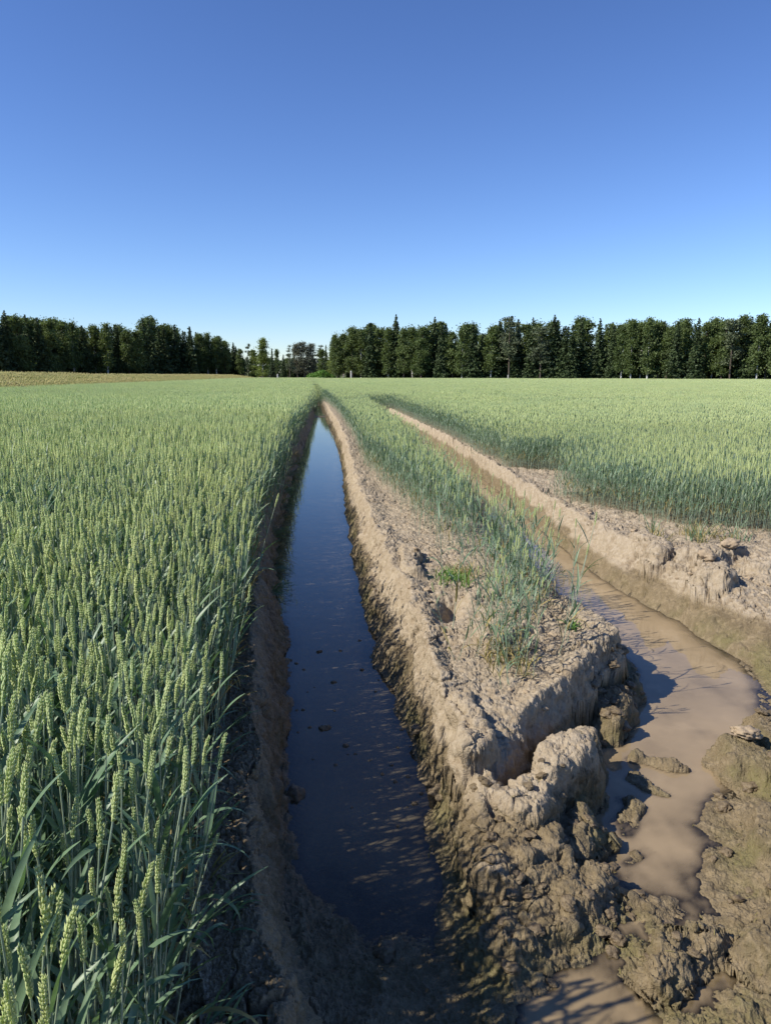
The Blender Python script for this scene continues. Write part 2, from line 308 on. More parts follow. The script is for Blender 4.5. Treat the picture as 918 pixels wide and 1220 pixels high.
def soil_material():
    m, t = new_mat('churned_loam')
    geo = N(t, 'ShaderNodeNewGeometry'); P = geo.outputs['Position']
    aw = N(t, 'ShaderNodeAttribute', attribute_name='wet').outputs['Fac']  # real damp, plus the shade tone painted onto the left bank
    aa = N(t, 'ShaderNodeAttribute', attribute_name='algae').outputs['Fac']
    ac = N(t, 'ShaderNodeAttribute', attribute_name='crack').outputs['Fac']
    af = N(t, 'ShaderNodeAttribute', attribute_name='field').outputs['Fac']
    n1 = noise(t, P, 3.2, 6, .6); n2 = noise(t, P, 23, 5, .65); n3 = noise(t, P, 130, 4, .6); n4 = noise(t, P, 420, 3, .6)
    dry = mixc(t, remap(t, n1, .35, .68), (.365, .297, .205), (.30, .236, .158))
    dry = mixc(t, remap(t, n2, .38, .66), dry, (.43, .36, .262))
    dry = mixc(t, remap(t, n3, .58, .78, 0, .55), dry, (.22, .16, .105))
    wet = mixc(t, remap(t, n1, .35, .65), (.205, .158, .09), (.132, .10, .056))
    wet = mixc(t, remap(t, n2, .42, .68), wet, (.27, .21, .125))
    wet = mixc(t, remap(t, n3, .55, .75, 0, .6), wet, (.08, .06, .04))
    wf = math_(t, 'ADD', aw, math_(t, 'MULTIPLY', math_(t, 'SUBTRACT', n2, .5), .9))
    wf = math_(t, 'ADD', wf, math_(t, 'MULTIPLY', math_(t, 'SUBTRACT', n3, .5), .5))
    wf = remap(t, wf, .30, .72)
    col = mixc(t, wf, dry, wet)
    al = math_(t, 'MULTIPLY', aa, remap(t, n1, .40, .62)); al = math_(t, 'MULTIPLY', al, remap(t, n3, .30, .6, .35, .9))
    col = mixc(t, al, col, (.175, .155, .062))
    col = mixc(t, math_(t, 'MULTIPLY', ac, .55), col, (.12, .085, .055))
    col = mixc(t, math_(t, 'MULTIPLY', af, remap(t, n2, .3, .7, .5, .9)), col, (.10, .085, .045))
    b = N(t, 'ShaderNodeBsdfPrincipled'); t.links.new(col, b.inputs['Base Color'])
    ro = math_(t, 'MULTIPLY_ADD', wf, -.34, .93); ro = math_(t, 'ADD', ro, math_(t, 'MULTIPLY', math_(t, 'SUBTRACT', n3, .5), .35), clamp=True)
    t.links.new(ro, b.inputs['Roughness'])
    sp = math_(t, 'MULTIPLY_ADD', wf, .20, .12); t.links.new(sp, b.inputs['Specular IOR Level'])
    hh = math_(t, 'ADD', math_(t, 'MULTIPLY', n2, .9), math_(t, 'ADD', math_(t, 'MULTIPLY', n3, .35), math_(t, 'MULTIPLY', n4, .12)))
    bp = N(t, 'ShaderNodeBump', Strength=1.0, Distance=.02); t.links.new(hh, bp.inputs['Height'])
    t.links.new(bp.outputs[0], b.inputs['Normal'])
    o = N(t, 'ShaderNodeOutputMaterial'); t.links.new(b.outputs[0], o.inputs[0]); return m
M_SOIL = soil_material()

def water_material(name, mud, clear, tint=.045):
    m, t = new_mat(name)
    geo = N(t, 'ShaderNodeNewGeometry'); P = geo.outputs['Position']
    dp = N(t, 'ShaderNodeAttribute', attribute_name='depth').outputs['Fac']
    n1 = noise(t, P, 2.0, 4, .5); n2 = noise(t, P, 9, 4, .5)
    col = mixc(t, remap(t, n1, .3, .7), mud, tuple(c*.8 for c in mud))
    col = mixc(t, remap(t, n2, .5, .8, 0, .4), col, tuple(min(1, c*1.25) for c in mud))
    op = math_(t, 'SUBTRACT', 1.0, math_(t, 'EXPONENT', math_(t, 'MULTIPLY', dp, -1/clear)))
    op = math_(t, 'MULTIPLY_ADD', op, .96, .0, clamp=True)
    tr = N(t, 'ShaderNodeBsdfTransparent'); tr.inputs[0].default_value = (.86, .80, .70, 1)
    df = N(t, 'ShaderNodeBsdfDiffuse'); t.links.new(col, df.inputs[0])
    mx = N(t, 'ShaderNodeMixShader'); t.links.new(op, mx.inputs[0]); t.links.new(tr.outputs[0], mx.inputs[1]); t.links.new(df.outputs[0], mx.inputs[2])
    gl = N(t, 'ShaderNodeBsdfGlossy'); gl.inputs['Roughness'].default_value = .015
    bp = N(t, 'ShaderNodeBump', Strength=.05, Distance=.02); t.links.new(noise(t, P, 7, 3, .5), bp.inputs['Height'])
    t.links.new(bp.outputs[0], gl.inputs['Normal'])
    fr = N(t, 'ShaderNodeFresnel', IOR=1.45); t.links.new(bp.outputs[0], fr.inputs['Normal'])
    m2 = N(t, 'ShaderNodeMixShader'); t.links.new(fr.outputs[0], m2.inputs[0]); t.links.new(mx.outputs[0], m2.inputs[1]); t.links.new(gl.outputs[0], m2.inputs[2])
    o = N(t, 'ShaderNodeOutputMaterial'); t.links.new(m2.outputs[0], o.inputs[0]); return m
M_WL = water_material('dark_rut_water', (.185, .155, .095), .06)
M_WR = water_material('milky_brown_water', (.385, .29, .172), .028)
M_WB = water_material('thin_brown_water', (.35, .262, .15), .02)

def plant_mat(name, c1, c2, c3=None, trans=.25, rough=.5, spec=.35, fine=60, big=.6):
    m, t = new_mat(name)
    oi = N(t, 'ShaderNodeObjectInfo'); geo = N(t, 'ShaderNodeNewGeometry'); P = geo.outputs['Position']
    col = mixc(t, oi.outputs['Random'], c1, c2)
    if c3: col = mixc(t, remap(t, noise(t, P, big, 3, .6), .45, .72, 0, .65), col, c3)
    col = mixc(t, remap(t, noise(t, P, fine, 2, .5), .35, .7, 0, .4), col, tuple(c*.6 for c in c1))
    b = N(t, 'ShaderNodeBsdfPrincipled', Roughness=rough); b.inputs['Specular IOR Level'].default_value = spec
    t.links.new(col, b.inputs['Base Color'])
    o = N(t, 'ShaderNodeOutputMaterial')
    if trans > 0:
        tl = N(t, 'ShaderNodeBsdfTranslucent'); t.links.new(mixc(t, 1., col, (1., 1.15, .55), 'MULTIPLY'), tl.inputs[0])
        mx = N(t, 'ShaderNodeMixShader'); mx.inputs[0].default_value = trans
        t.links.new(b.outputs[0], mx.inputs[1]); t.links.new(tl.outputs[0], mx.inputs[2]); t.links.new(mx.outputs[0], o.inputs[0])
    else: t.links.new(b.outputs[0], o.inputs[0])
    return m
M_EAR = plant_mat('wheat_ear', (.755, .79, .405), (.59, .675, .33), (.55, .655, .36), .34, .6, .25)
M_STEM = plant_mat('wheat_stem', (.35, .42, .29), (.27, .36, .26), None, .05, .42, .5)
M_LEAF = plant_mat('wheat_leaf', (.155, .245, .135), (.195, .285, .165), (.14, .25, .16), .28, .42, .45)
M_LEAFY = plant_mat('withered_leaf', (.38, .29, .12), (.28, .25, .10), None, .2, .7, .2)
M_STRAW = plant_mat('meadow_grass', (.58, .50, .23), (.46, .46, .19), (.62, .50, .26), .25, .7, .2, 20, .15)
M_STRAWG = plant_mat('meadow_grass_green', (.34, .40, .14), (.40, .43, .16), (.46, .44, .18), .25, .7, .2, 20, .15)
M_WEED = plant_mat('weed_leaf', (.13, .26, .05), (.20, .32, .07), None, .3, .5, .3)

# ------------------------------------------------------------------ the ground: one sheet, fine where it is near
def relief(x, y, z, s, under, nrm):
    """clods, crust and cracks pushed out along the surface normal; returns displaced xyz and crack mask"""
    P = np.stack([x, y, z], 1); near = 1-ss(22, 42, y)
    W3 = np.stack([perlin3(P, 5, 301), perlin3(P, 5, 302), perlin3(P, 5, 303)], 1)*.05+np.stack([perlin3(P, 17, 304), perlin3(P, 17, 305), perlin3(P, 17, 306)], 1)*.02
    Q = P+W3
    fore = (1-ss(2.7, 3.4, y))*ss(.42, .6, x)
    rough = .22+.75*bump(s, 5.2, 6.0, 7.2, 8.0)+.6*bump(s, 7.2, 8, 9, 9.6)+.85*bump(s, 9.8, 10.5, 13.0, 13.8)+.85*bump(s, 15.3, 16.4, 19.5, 21)+.85*bump(s, .6, 1.4, 3, 3.4)+.22*fore
    sub = ss(.015, -.05, under); rough = rough*(1-.8*sub)*(1-.6*bump(s, 2.9, 3.2, 4.8, 5.2)*ss(2.3, 3.0, y))+.25*bump(s, 2.7, 3.2, 5, 5.6)*(1-ss(2.5, 3, y))
    patchy = ss(-.5, .5, perlin3(P, 1.9, 307)); rough = rough*(.55+.6*patchy)
    rough = np.minimum(rough, 1.05)
    f1, f2, c1 = voro3(Q, 8.0, 311); D = rough*.046*(.42-np.minimum(f1, 1)**2)*(.25+1.1*c1)
    f1b, f2b, c2 = voro3(Q, 21, 312); D = D+rough*.021*(.40-np.minimum(f1b, 1)**1.7)*(.2+1.1*c2)*(.4+.8*ss(-.3, .3, perlin3(P, 3.3, 313)))
    D = D+rough*.030*perlin3(P, 2.6, 314)+(.25+.75*rough)*.016*perlin3(P, 7, 315)
    n = np.abs(perlin3(P, 14, 316)); D = D+(.3+.7*rough)*.013*(.25-n)
    n = np.abs(perlin3(Q, 31, 317)); D = D+(.35+.65*rough)*.0085*(.25-n)
    D = D+(1-.8*sub)*(.0072*perlin3(P, 62, 318)+.0045*perlin3(P, 125, 319)+.0026*perlin3(P, 240, 320))
    for fr, am, sd in ((13, .016, 341), (34, .0085, 342), (75, .004, 343)):
        a, b, idc = voro3(Q, fr, sd); D = D+(.25+.75*rough)*am*(idc-.5)*ss(0, .12, b-a)*(1-.6*sub)
    dry = ss(.10, .20, under)*(1-.6*fore)
    crk = np.zeros(len(x))
    for fr, w, dp, sd in ((5.0, .045, .034, 331), (11.5, .06, .014, 332)):
        a, b, idc = voro3(P+W3*1.3, fr, sd); gate = ss(-.25, .2, perlin3(P, 1.6, sd+5)); c = (1-ss(0, w, b-a))*gate
        D = D-dry*dp*c*(1-.35*rough); crk = np.maximum(crk, c*dry)
        D = D+dry*gate*.35*dp*(idc-.5)*(1-ss(.5, 1, rough))
    Pn = P+nrm*(D*near)[:, None]
    return Pn, crk*near
GR = {}
def ground_at(x, y):
    """height of the finished sheet (nearest grid vertex)"""
    x = np.asarray(x, float); y = np.asarray(y, float); a = np.arctan2(x, y); r = np.hypot(x, y)
    ia = np.clip(np.searchsorted(GR['ang'], a), 1, len(GR['ang'])-1); ia = np.where(np.abs(GR['ang'][ia-1]-a) < np.abs(GR['ang'][ia]-a), ia-1, ia)
    ir = np.clip(np.searchsorted(GR['rr'], r), 1, len(GR['rr'])-1); ir = np.where(np.abs(GR['rr'][ir-1]-r) < np.abs(GR['rr'][ir]-r), ir-1, ir)
    return GR['z'][ir, ia]
def build_ground():
    ang = np.concatenate([np.radians(np.arange(-180, -31, 6)), np.radians(np.linspace(-31, 42, 1500)), np.radians(np.arange(45, 181, 6))])
    rr = [0.05, .3, .6, .8, 1.0]; r = 1.15
    while r < 9: rr.append(r); r *= 1.0019
    while r < 70: rr.append(r); r *= 1.0062
    while r < 4500: rr.append(r); r *= 1.06
    rr = np.array(rr); A, R = np.meshgrid(ang, rr)
    x = (R*np.sin(A)).ravel(); y = (R*np.cos(A)).ravel()
    z, s, under, crk = ground(x, y)
    nr, na = A.shape
    Pg = np.stack([x, y, z], 1).reshape(nr, na, 3)
    du = np.gradient(Pg, axis=1); dv = np.gradient(Pg, axis=0); nm_ = np.cross(du, dv); nm_ /= np.maximum(np.linalg.norm(nm_, axis=2), 1e-12)[..., None]
    nm_ = (nm_*np.sign(nm_[..., 2:3]+1e-9)).reshape(-1, 3)
    m = (y > .5) & (y < 38) & (x > ctl(y, 0)-.5) & (x < np.maximum(right_edge(y)+.6, ctl(y, 18)+.2)+np.where(y < 6.6, 2.5, 0)) & (np.abs(np.arctan2(x, y)-.1) < .66)
    Pn, ck = relief(x[m], y[m], z[m], s[m], under[m], nm_[m])
    x[m] = Pn[:, 0]; y[m] = Pn[:, 1]; z[m] = Pn[:, 2]; crk[m] = ck
    GR['ang'] = ang; GR['rr'] = rr; GR['z'] = z.reshape(nr, na)
    me = bpy.data.meshes.new('ground'); nv = nr*na
    me.vertices.add(nv); me.vertices.foreach_set('co', np.stack([x, y, z], 1).ravel())
    i = np.arange(nr-1)[:, None]*na+np.arange(na-1)[None, :]
    q = np.stack([i, i+1, i+na+1, i+na], -1).reshape(-1, 4)[:, ::-1]
    nf = len(q); me.loops.add(nf*4); me.polygons.add(nf)
    me.loops.foreach_set('vertex_index', q.ravel().astype(np.int32)); me.polygons.foreach_set('loop_start', (np.arange(nf)*4).astype(np.int32))
    me.polygons.foreach_set('use_smooth', np.ones(nf, bool))
    me.update(calc_edges=True)
    wetz = ss(.24, .10, under+.05*fbm(x, y, 2.5, 3, 101))
    fore = (1-ss(2.3, 3.3, y))*ss(.4, .55, x)*ss(.32, .16, under+.05*perlin(x*4, y*4, 3))
    bottom = ((s > 2.0) & (s < 5.6))*1.0
    wet = np.clip(wetz+.7*fore+.6*bottom, 0, 1)
    leftbank = bump(s, -.3, .3, 1.6, 2.4); wet = np.clip(wet+.62*bump(s, -.3, .3, 3.4, 4), 0, 1)  # raised wet value darkens the left bank: its shade painted into the soil colour
    right = ss(1.35, 1.6, x)*(1-ss(4.2, 5.2, y))*ss(.30, .12, under)
    wet = np.clip(wet+.5*right, 0, 1)
    algae = np.clip(ss(-.02, .03, under)*ss(.16, .06, under), 0, 1)*np.clip(.45+fore+right+.5*bump(s, 4.8, 5.6, 6.6, 7.3), 0, 1)
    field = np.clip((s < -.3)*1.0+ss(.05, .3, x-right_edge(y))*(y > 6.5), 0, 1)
    for nm, a in (('wet', wet), ('algae', algae), ('crack', crk), ('field', field)):
        at = me.attributes.new(nm, 'FLOAT', 'POINT'); at.data.foreach_set('value', np.asarray(a, np.float32))
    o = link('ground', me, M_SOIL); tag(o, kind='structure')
build_ground()

def water(name, y0, y1, k0, k1, pad, lvl, mat, label=None, rows=500, cols=70, xr=None):
    ys = y0*(y1/y0)**np.linspace(0, 1, rows); u = np.linspace(0, 1, cols)
    a = (ctl(ys, k0)-pad) if xr is None else np.full(rows, xr[0]); b = (ctl(ys, k1)+pad) if xr is None else np.full(rows, xr[1])
    X = a[:, None]+(b-a)[:, None]*u[None]; Y = np.repeat(ys[:, None], cols, 1)
    z = ground_at(X.ravel(), Y.ravel())
    me = bpy.data.meshes.new(name); v = np.stack([X.ravel(), Y.ravel(), np.full(X.size, lvl)], 1)
    i = np.arange(rows-1)[:, None]*cols+np.arange(cols-1)[None]; q = np.stack([i, i+1, i+cols+1, i+cols], -1).reshape(-1, 4)
    keep = (z[q].min(1) < lvl+.01); q = q[keep]
    me.from_pydata(v.tolist(), [], q.tolist()); me.update()
    at = me.attributes.new('depth', 'FLOAT', 'POINT'); at.data.foreach_set('value', np.clip(lvl-z, 0, 1).astype(np.float32))
    o = link(name, me, mat); tag(o, kind='structure'); return o
water('rut_water', 1.6, 45, 2, 5, .10, WL, M_WL)
water('puddle_water', 1.95, 31, 12, 15, .14, WR, M_WR)
water('foreground_puddle_water', 1.0, 2.05, 8, 13, .04, WB, M_WB, rows=80, cols=60)

# ------------------------------------------------------------------ wheat
def ear_mb(mb, base_p, d, L, hi, rnd, mi):
    d = Vector(d).normalized(); a = Vector((rnd.uniform(-1, 1), rnd.uniform(-1, 1), 0)); a = (a-d*a.dot(d)).normalized(); b = d.cross(a)
    bend = a*rnd.uniform(-.22, .22)+b*rnd.uniform(-.22, .22); n = 24 if hi else 16
    mb.tube([Vector(base_p), Vector(base_p)+d*L*.5+bend*L*.2, Vector(base_p)+d*L*.95+bend*L*.5], [.0022, .002, .001], 4, mi)
    for k in range(n):
        t = k/(n-1); p = Vector(base_p)+d*L*t*.92+bend*L*t*t*.6; sgn = 1 if k % 2 else -1
        taper = (.55+.45*math.sin(math.pi*min(1, .12+t*.86)))*rnd.choice((1, 1, 1.1, .85)); tip = k == n-1
        out = a*sgn*(0 if tip else 1)
        sz = (L/.085)*taper*rnd.uniform(.9, 1.12)
        if hi:
            for w in (-1, 0, 1):
                dd = d*1.0+out*(.24 if w == 0 else .14)*rnd.uniform(.6, 1.3)+b*w*.26*rnd.uniform(.5, 1.3)+Vector((rnd.uniform(-.14, .14), rnd.uniform(-.14, .14), 0))
                mb.diamond(p+out*.0017+b*w*.0015, dd, .0128*sz, .0020*sz, .0018*sz, b, mi)
        else:
            mb.diamond(p+out*.002, d+out*.33, .0150*sz, .0040*sz, .0032*sz, b, mi)
def leaf_pts(p, az, L, up, droop, n, rnd):
    pts = []; cur = Vector(p); el = up; side = Vector((-math.sin(az), math.cos(az), 0)); sides = []; tw = rnd.uniform(-.9, .9)
    for i in range(n+1):
        pts.append(cur.copy()); q = tw*i/n; dirh = Vector((math.cos(az), math.sin(az), 0))
        d = dirh*math.cos(el)+Vector((0, 0, 1))*math.sin(el)
        sides.append(side*math.cos(q)+side.cross(d)*math.sin(q)); cur = cur+d*L/n; el -= droop/n*(.5+i/n)
        az += rnd.uniform(-.06, .06)
    return pts, sides
def wheat_parts(seed, lod):
    """one plant about 0.78 m tall: meshes for stem, ear and leaves (lod 0 nearest)"""
    r = random.Random(seed); h = .70*r.uniform(.93, 1.05); lean = Vector((r.uniform(-1, 1), r.uniform(-1, 1), 0))*r.uniform(.01, .06)
    ns = (8, 4, 2)[lod]
    pts = [Vector((0, 0, -.03))]+[lean*(i/ns)**1.8+Vector((0, 0, h*i/ns)) for i in range(1, ns+1)]
    st = MB(); st.tube(pts, [.0024-.0010*i/ns for i in range(ns+1)], (6, 4, 3)[lod])
    if lod == 0:
        for q in (.28, .52, .78):
            c = lean*q**1.8+Vector((0, 0, h*q)); st.tube([c-Vector((0, 0, .005)), c, c+Vector((0, 0, .005))], [.0024, .0033, .0024], 6)
    ea = MB(); d = Vector((lean.x*2.2/h, lean.y*2.2/h, 1)); L = r.uniform(.070, .090)
    if lod < 2: ear_mb(ea, pts[-1], d, L, lod == 0, r, 0)
    else:
        e = pts[-1]; ea.tube([e, e+d.normalized()*L*.3, e+d.normalized()*L*.75, e+d.normalized()*L], [.003, .0068, .0058, .001], 5)
    leaves = []
    nl = (5, 4, 3)[lod]; az = r.uniform(0, 6.28)
    for i in range(nl):
        q = [.80, .60, .42, .26, .14][i]*r.uniform(.92, 1.06); az += 2.4+r.uniform(-.5, .5)
        p = lean*q**1.8+Vector((0, 0, h*q)); n = (9, 5, 3)[lod]; Lf = r.uniform(.15, .24)*(1 if i else .85)
        if r.random() < .55: up, dr = r.uniform(1.0, 1.3), r.uniform(.3, 1.0)
        else: up, dr = r.uniform(.8, 1.25), r.uniform(1.5, 3.0)
        lp, sd = leaf_pts(p, az, Lf, up, dr, n, r); w = r.uniform(.0052, .0075)*(1.5 if lod == 2 else 1)
        ws = [w*min(1, .45+3*k/n)*(1-(k/n)**2.5)+.0004 for k in range(n+1)]
        lf = MB(); lf.ribbon(lp, ws, sd, .3); leaves.append((lf, q < .35 and r.random() < .45))
    return st, ea, leaves
MATS = [M_STEM, M_EAR, M_LEAF, M_LEAFY]
def joined_plant(name, seed, lod, off=(0, 0), into=None, sc=1, rz=0, lean=(0, 0)):
    st, ea, lv = wheat_parts(seed, lod); mb = into or MB()
    c, s_ = math.cos(rz), math.sin(rz)
    def put(m, mi):
        vs = [((v[0]*c-v[1]*s_)+off[0]+lean[0]*v[2]**2, (v[0]*s_+v[1]*c)+off[1]+lean[1]*v[2]**2, v[2]*sc) for v in m.v]
        mb.add(vs, m.f, mi)
    put(st, 0); put(ea, 1)
    for lf, y in lv: put(lf, 3 if y else 2)
    return mb if into else bpy.data.objects.new(name, mb.mesh(name, MATS))

def scatter(name, P, R, Sc, I, protos, label, cat):
    """one stuff object: points carrying rotation, scale and kind, instanced by geometry nodes"""
    n = len(P); me = bpy.data.meshes.new(name); me.vertices.add(n); me.vertices.foreach_set('co', np.asarray(P, np.float32).ravel())
    for nm, ty, a in (('rot', 'FLOAT_VECTOR', R), ('scl', 'FLOAT_VECTOR', Sc)):
        at = me.attributes.new(nm, ty, 'POINT'); at.data.foreach_set('vector', np.asarray(a, np.float32).ravel())
    at = me.attributes.new('idx', 'INT', 'POINT'); at.data.foreach_set('value', np.asarray(I, np.int32))
    col = bpy.data.collections.new(name+'_kinds')
    for p in protos: col.objects.link(p)
    ng = bpy.data.node_groups.new(name, 'GeometryNodeTree')
    ng.interface.new_socket('Geometry', in_out='INPUT', socket_type='NodeSocketGeometry')
    ng.interface.new_socket('Geometry', in_out='OUTPUT', socket_type='NodeSocketGeometry')
    gi = ng.nodes.new('NodeGroupInput'); go = ng.nodes.new('NodeGroupOutput')
    ci = ng.nodes.new('GeometryNodeCollectionInfo'); ci.inputs[0].default_value = col; ci.inputs['Separate Children'].default_value = True; ci.inputs['Reset Children'].default_value = True
    ip = ng.nodes.new('GeometryNodeInstanceOnPoints'); ip.inputs['Pick Instance'].default_value = True
    def attr(nm, ty):
        a = ng.nodes.new('GeometryNodeInputNamedAttribute'); a.data_type = ty; a.inputs[0].default_value = nm; return a.outputs['Attribute']
    ng.links.new(gi.outputs[0], ip.inputs['Points']); ng.links.new(ci.outputs[0], ip.inputs['Instance'])
    ng.links.new(attr('idx', 'INT'), ip.inputs['Instance Index'])
    e2r = ng.nodes.new('FunctionNodeEulerToRotation'); ng.links.new(attr('rot', 'FLOAT_VECTOR'), e2r.inputs[0]); ng.links.new(e2r.outputs[0], ip.inputs['Rotation'])
    ng.links.new(attr('scl', 'FLOAT_VECTOR'), ip.inputs['Scale']); ng.links.new(ip.outputs[0], go.inputs[0])
    o = bpy.data.objects.new(name, me); COL.objects.link(o); md = o.modifiers.new('scatter', 'NODES'); md.node_group = ng
    tag(o, label, cat, kind='stuff'); return o

def in_view(x, y, margin):
    a = np.arctan2(x, y)-YAW; return (np.abs(a) < math.radians(29)+margin/np.maximum(np.hypot(x, y), .5)) & (y > -.3)
def jitter_grid(x0, x1, y0, y1, den):
    st = 1/math.sqrt(den); gx, gy = np.meshgrid(np.arange(x0, x1, st), np.arange(y0, y1, st)); n = gx.size
    return gx.ravel()+RNG.uniform(-.6, .6, n)*st, gy.ravel()+RNG.uniform(-.6, .6, n)*st
def wheat_mask(x, y):
    """0..1 wheat density relative to a full stand, and height factor"""
    e0 = ctl(y, 0)-.03+.14*ss(2.2, 4.5, y)+.13*ss(5, 11, y)+(ctl(y, 2)-ctl(y, 0))*.9*ss(33, 44, y)+.05*perlin(y*1.5, y*0, 201)
    L = 1-ss(e0-.05, e0+.05, x)
    re = right_edge(y)+.12*perlin(y*1.8, y*0+4, 202)+.16*perlin(y*.6, y*0+8, 208)
    Rr = ss(re, re+.15, x)*(y > 6.35+.12*perlin(x*2, y*0, 205)+.25*perlin(x*.9, y*0, 209))
    bl = ctl(y, 7)+.18+.22*(1-ss(8, 13, y)); br = np.interp(y, [3.5, 5.5, 8, 10, 15, 25, 33], [1.40, 1.42, 1.55, 1.65, 1.85, 2.1, 2.3])+.1*perlin(y*1.4, y*0+5, 211)
    mid = ss(bl-.1, bl+.15, x)*(1-ss(br-.1, br+.15, x))
    sparse = np.interp(y, [3.0, 3.3, 3.9, 4.3, 5, 6, 7.5, 9, 12, 40], [0, .0, .0, .1, .32, .65, .8, .85, 1, 1])
    sparse = sparse*np.where(y < 8, .35+1.3*ss(.9, 1.45, x), 1)
    mid = mid*sparse*ss(-.35, .15, perlin(x*2.2, y*1.6, 203)+.02+.25*ss(6, 14, y)+.3*ss(14, 22, y))
    clump = np.exp(-(((x-.96)/.14)**2+((y-3.62)/.26)**2))*1.0+np.exp(-(((x-1.28)/.16)**2+((y-4.4)/.35)**2))*.9+np.exp(-(((x-1.45)/.17)**2+((y-5.5)/.6)**2))*.9
    far = (y > 34)*ss(ctl(y, 7)+.05-.3*ss(38, 44, y), ctl(y, 7)+.2-.3*ss(38, 44, y), x)
    fringe = .12*ss(re-.45, re, x)*(1-ss(re, re+.1, x))*bump(y, 5.9, 6.2, 8.5, 9.5)+.10*bump(y, 5.9, 6.1, 6.4, 6.6)*ss(3.2, 3.5, x)
    notch = .10*bump(y, 9.2, 9.6, 11.2, 11.6)*bump(x, 3.2, 3.5, 3.8, 4)
    d = np.maximum.reduce([L, Rr, np.minimum(mid+clump, 1), far*1.0, fringe, notch]); d = d*(x > -18.2-.5*perlin(y*.1, y*0, 9))
    hf = np.where(x < .2, 1.13-.08*ss(8, 30, y), np.where(x > 2.7, .74+.10*ss(8, 20, y)+.12*ss(20, 60, y), .86-.02*ss(9, 20, y)+.18*ss(24, 50, y)))
    hf = hf*(1+.05*perlin(x*1.2, y*1.2, 204)+.04*perlin(x*.3, y*.3, 206))
    tiller = (1-ss(.1, .9, x-re))*(x > 2.6)+(x > .5)*(x < 2.5)*.8*(y < 30)+(1-ss(6.5, 7.3, y))*(x > 2.8)+(1-ss(0, .35, e0-x))*(x < .2)*.5
    hf = hf*(1-np.clip(tiller, 0, 1)*RNG.uniform(0, .42, x.shape)**1.2)
    edge = ss(.3, .0, e0-x)*(x < .2); hf = hf*(1-.05*edge)
    hf = np.where((fringe > .02) & (d <= fringe+1e-6), hf*.72, hf)
    return d, hf
def plants(x0, x1, y0, y1, den, margin):
    x, y = jitter_grid(x0, x1, y0, y1, den); m = in_view(x, y, margin); x, y = x[m], y[m]
    d, hf = wheat_mask(x, y); m = RNG.uniform(0, 1, len(x)) < d*.93; x, y, hf, d = x[m], y[m], hf[m], d[m]
    # the stand has thin spots
    thin = ss(.42, .6, perlin(x*1.1, y*1.1, 210)); m = RNG.uniform(0, 1, len(x)) > .45*thin
    x, y, hf = x[m], y[m], hf[m]
    z = ground_at(x, y); return x, y, z, hf
def orient(x, y, n, spread=.07):
    R = np.zeros((n, 3)); R[:, 0] = RNG.normal(0, spread, n); R[:, 1] = RNG.normal(.0, spread, n)
    e = (x < .2) & (x > ctl(y, 0)-.25); R[:, 1] += np.where(e, RNG.uniform(0, .16, n), 0)     # edge plants lean out over the rut
    R[:, 1] += .03; R[:, 2] = RNG.uniform(0, 2*math.pi, n)
    # tilt in world axes, then spin about own axis: spin first => euler XYZ applies X, Y, Z in order, so bake by swapping
    c, s_ = np.cos(-R[:, 2]), np.sin(-R[:, 2]); return R
near_x, near_y, near_z, near_h = plants(-4, .2, .35, 3.2, 520, .8)
n_near = len(near_x); fwd = near_y*math.cos(YAW)+near_x*math.sin(YAW)
mx_, my_, mz_, mh_ = plants(.3, 2.2, 3.0, 5.2, 330, .3)
NV = 9
proto_parts = []
for i in range(NV):
    st, ea, lv = wheat_parts(300+i, 0)
    proto_parts.append((st.mesh('stem', M_STEM), ea.mesh('ear', M_EAR), [(lf.mesh('leaf', M_LEAFY if y else M_LEAF)) for lf, y in lv]))
def place_plant(k, loc, rot, scl, label, group, first={}):
    st, ea, lv = proto_parts[k]
    if k not in first:
        root = bpy.data.objects.new('wheat_plant', None); COL.objects.link(root)
        ch = [link('stem', st, None, root), link('ear', ea, None, root)]+[link('leaf', l, None, root) for l in lv]
        first[k] = (root, ch)
    else:
        src, sch = first[k]; root = src.copy(); COL.objects.link(root)
        for c in sch:
            d = c.copy(); COL.objects.link(d); d.parent = root
    root.empty_display_size = .05
    root.location = loc; root.rotation_euler = rot; root.scale = (scl, scl, scl)
    tag(root, label, 'wheat', group); return root
def euler_tilt(tx, ty, spin):
    return (Euler((tx, ty, 0)).to_matrix() @ Matrix.Rotation(spin, 3, 'Z')).to_euler()
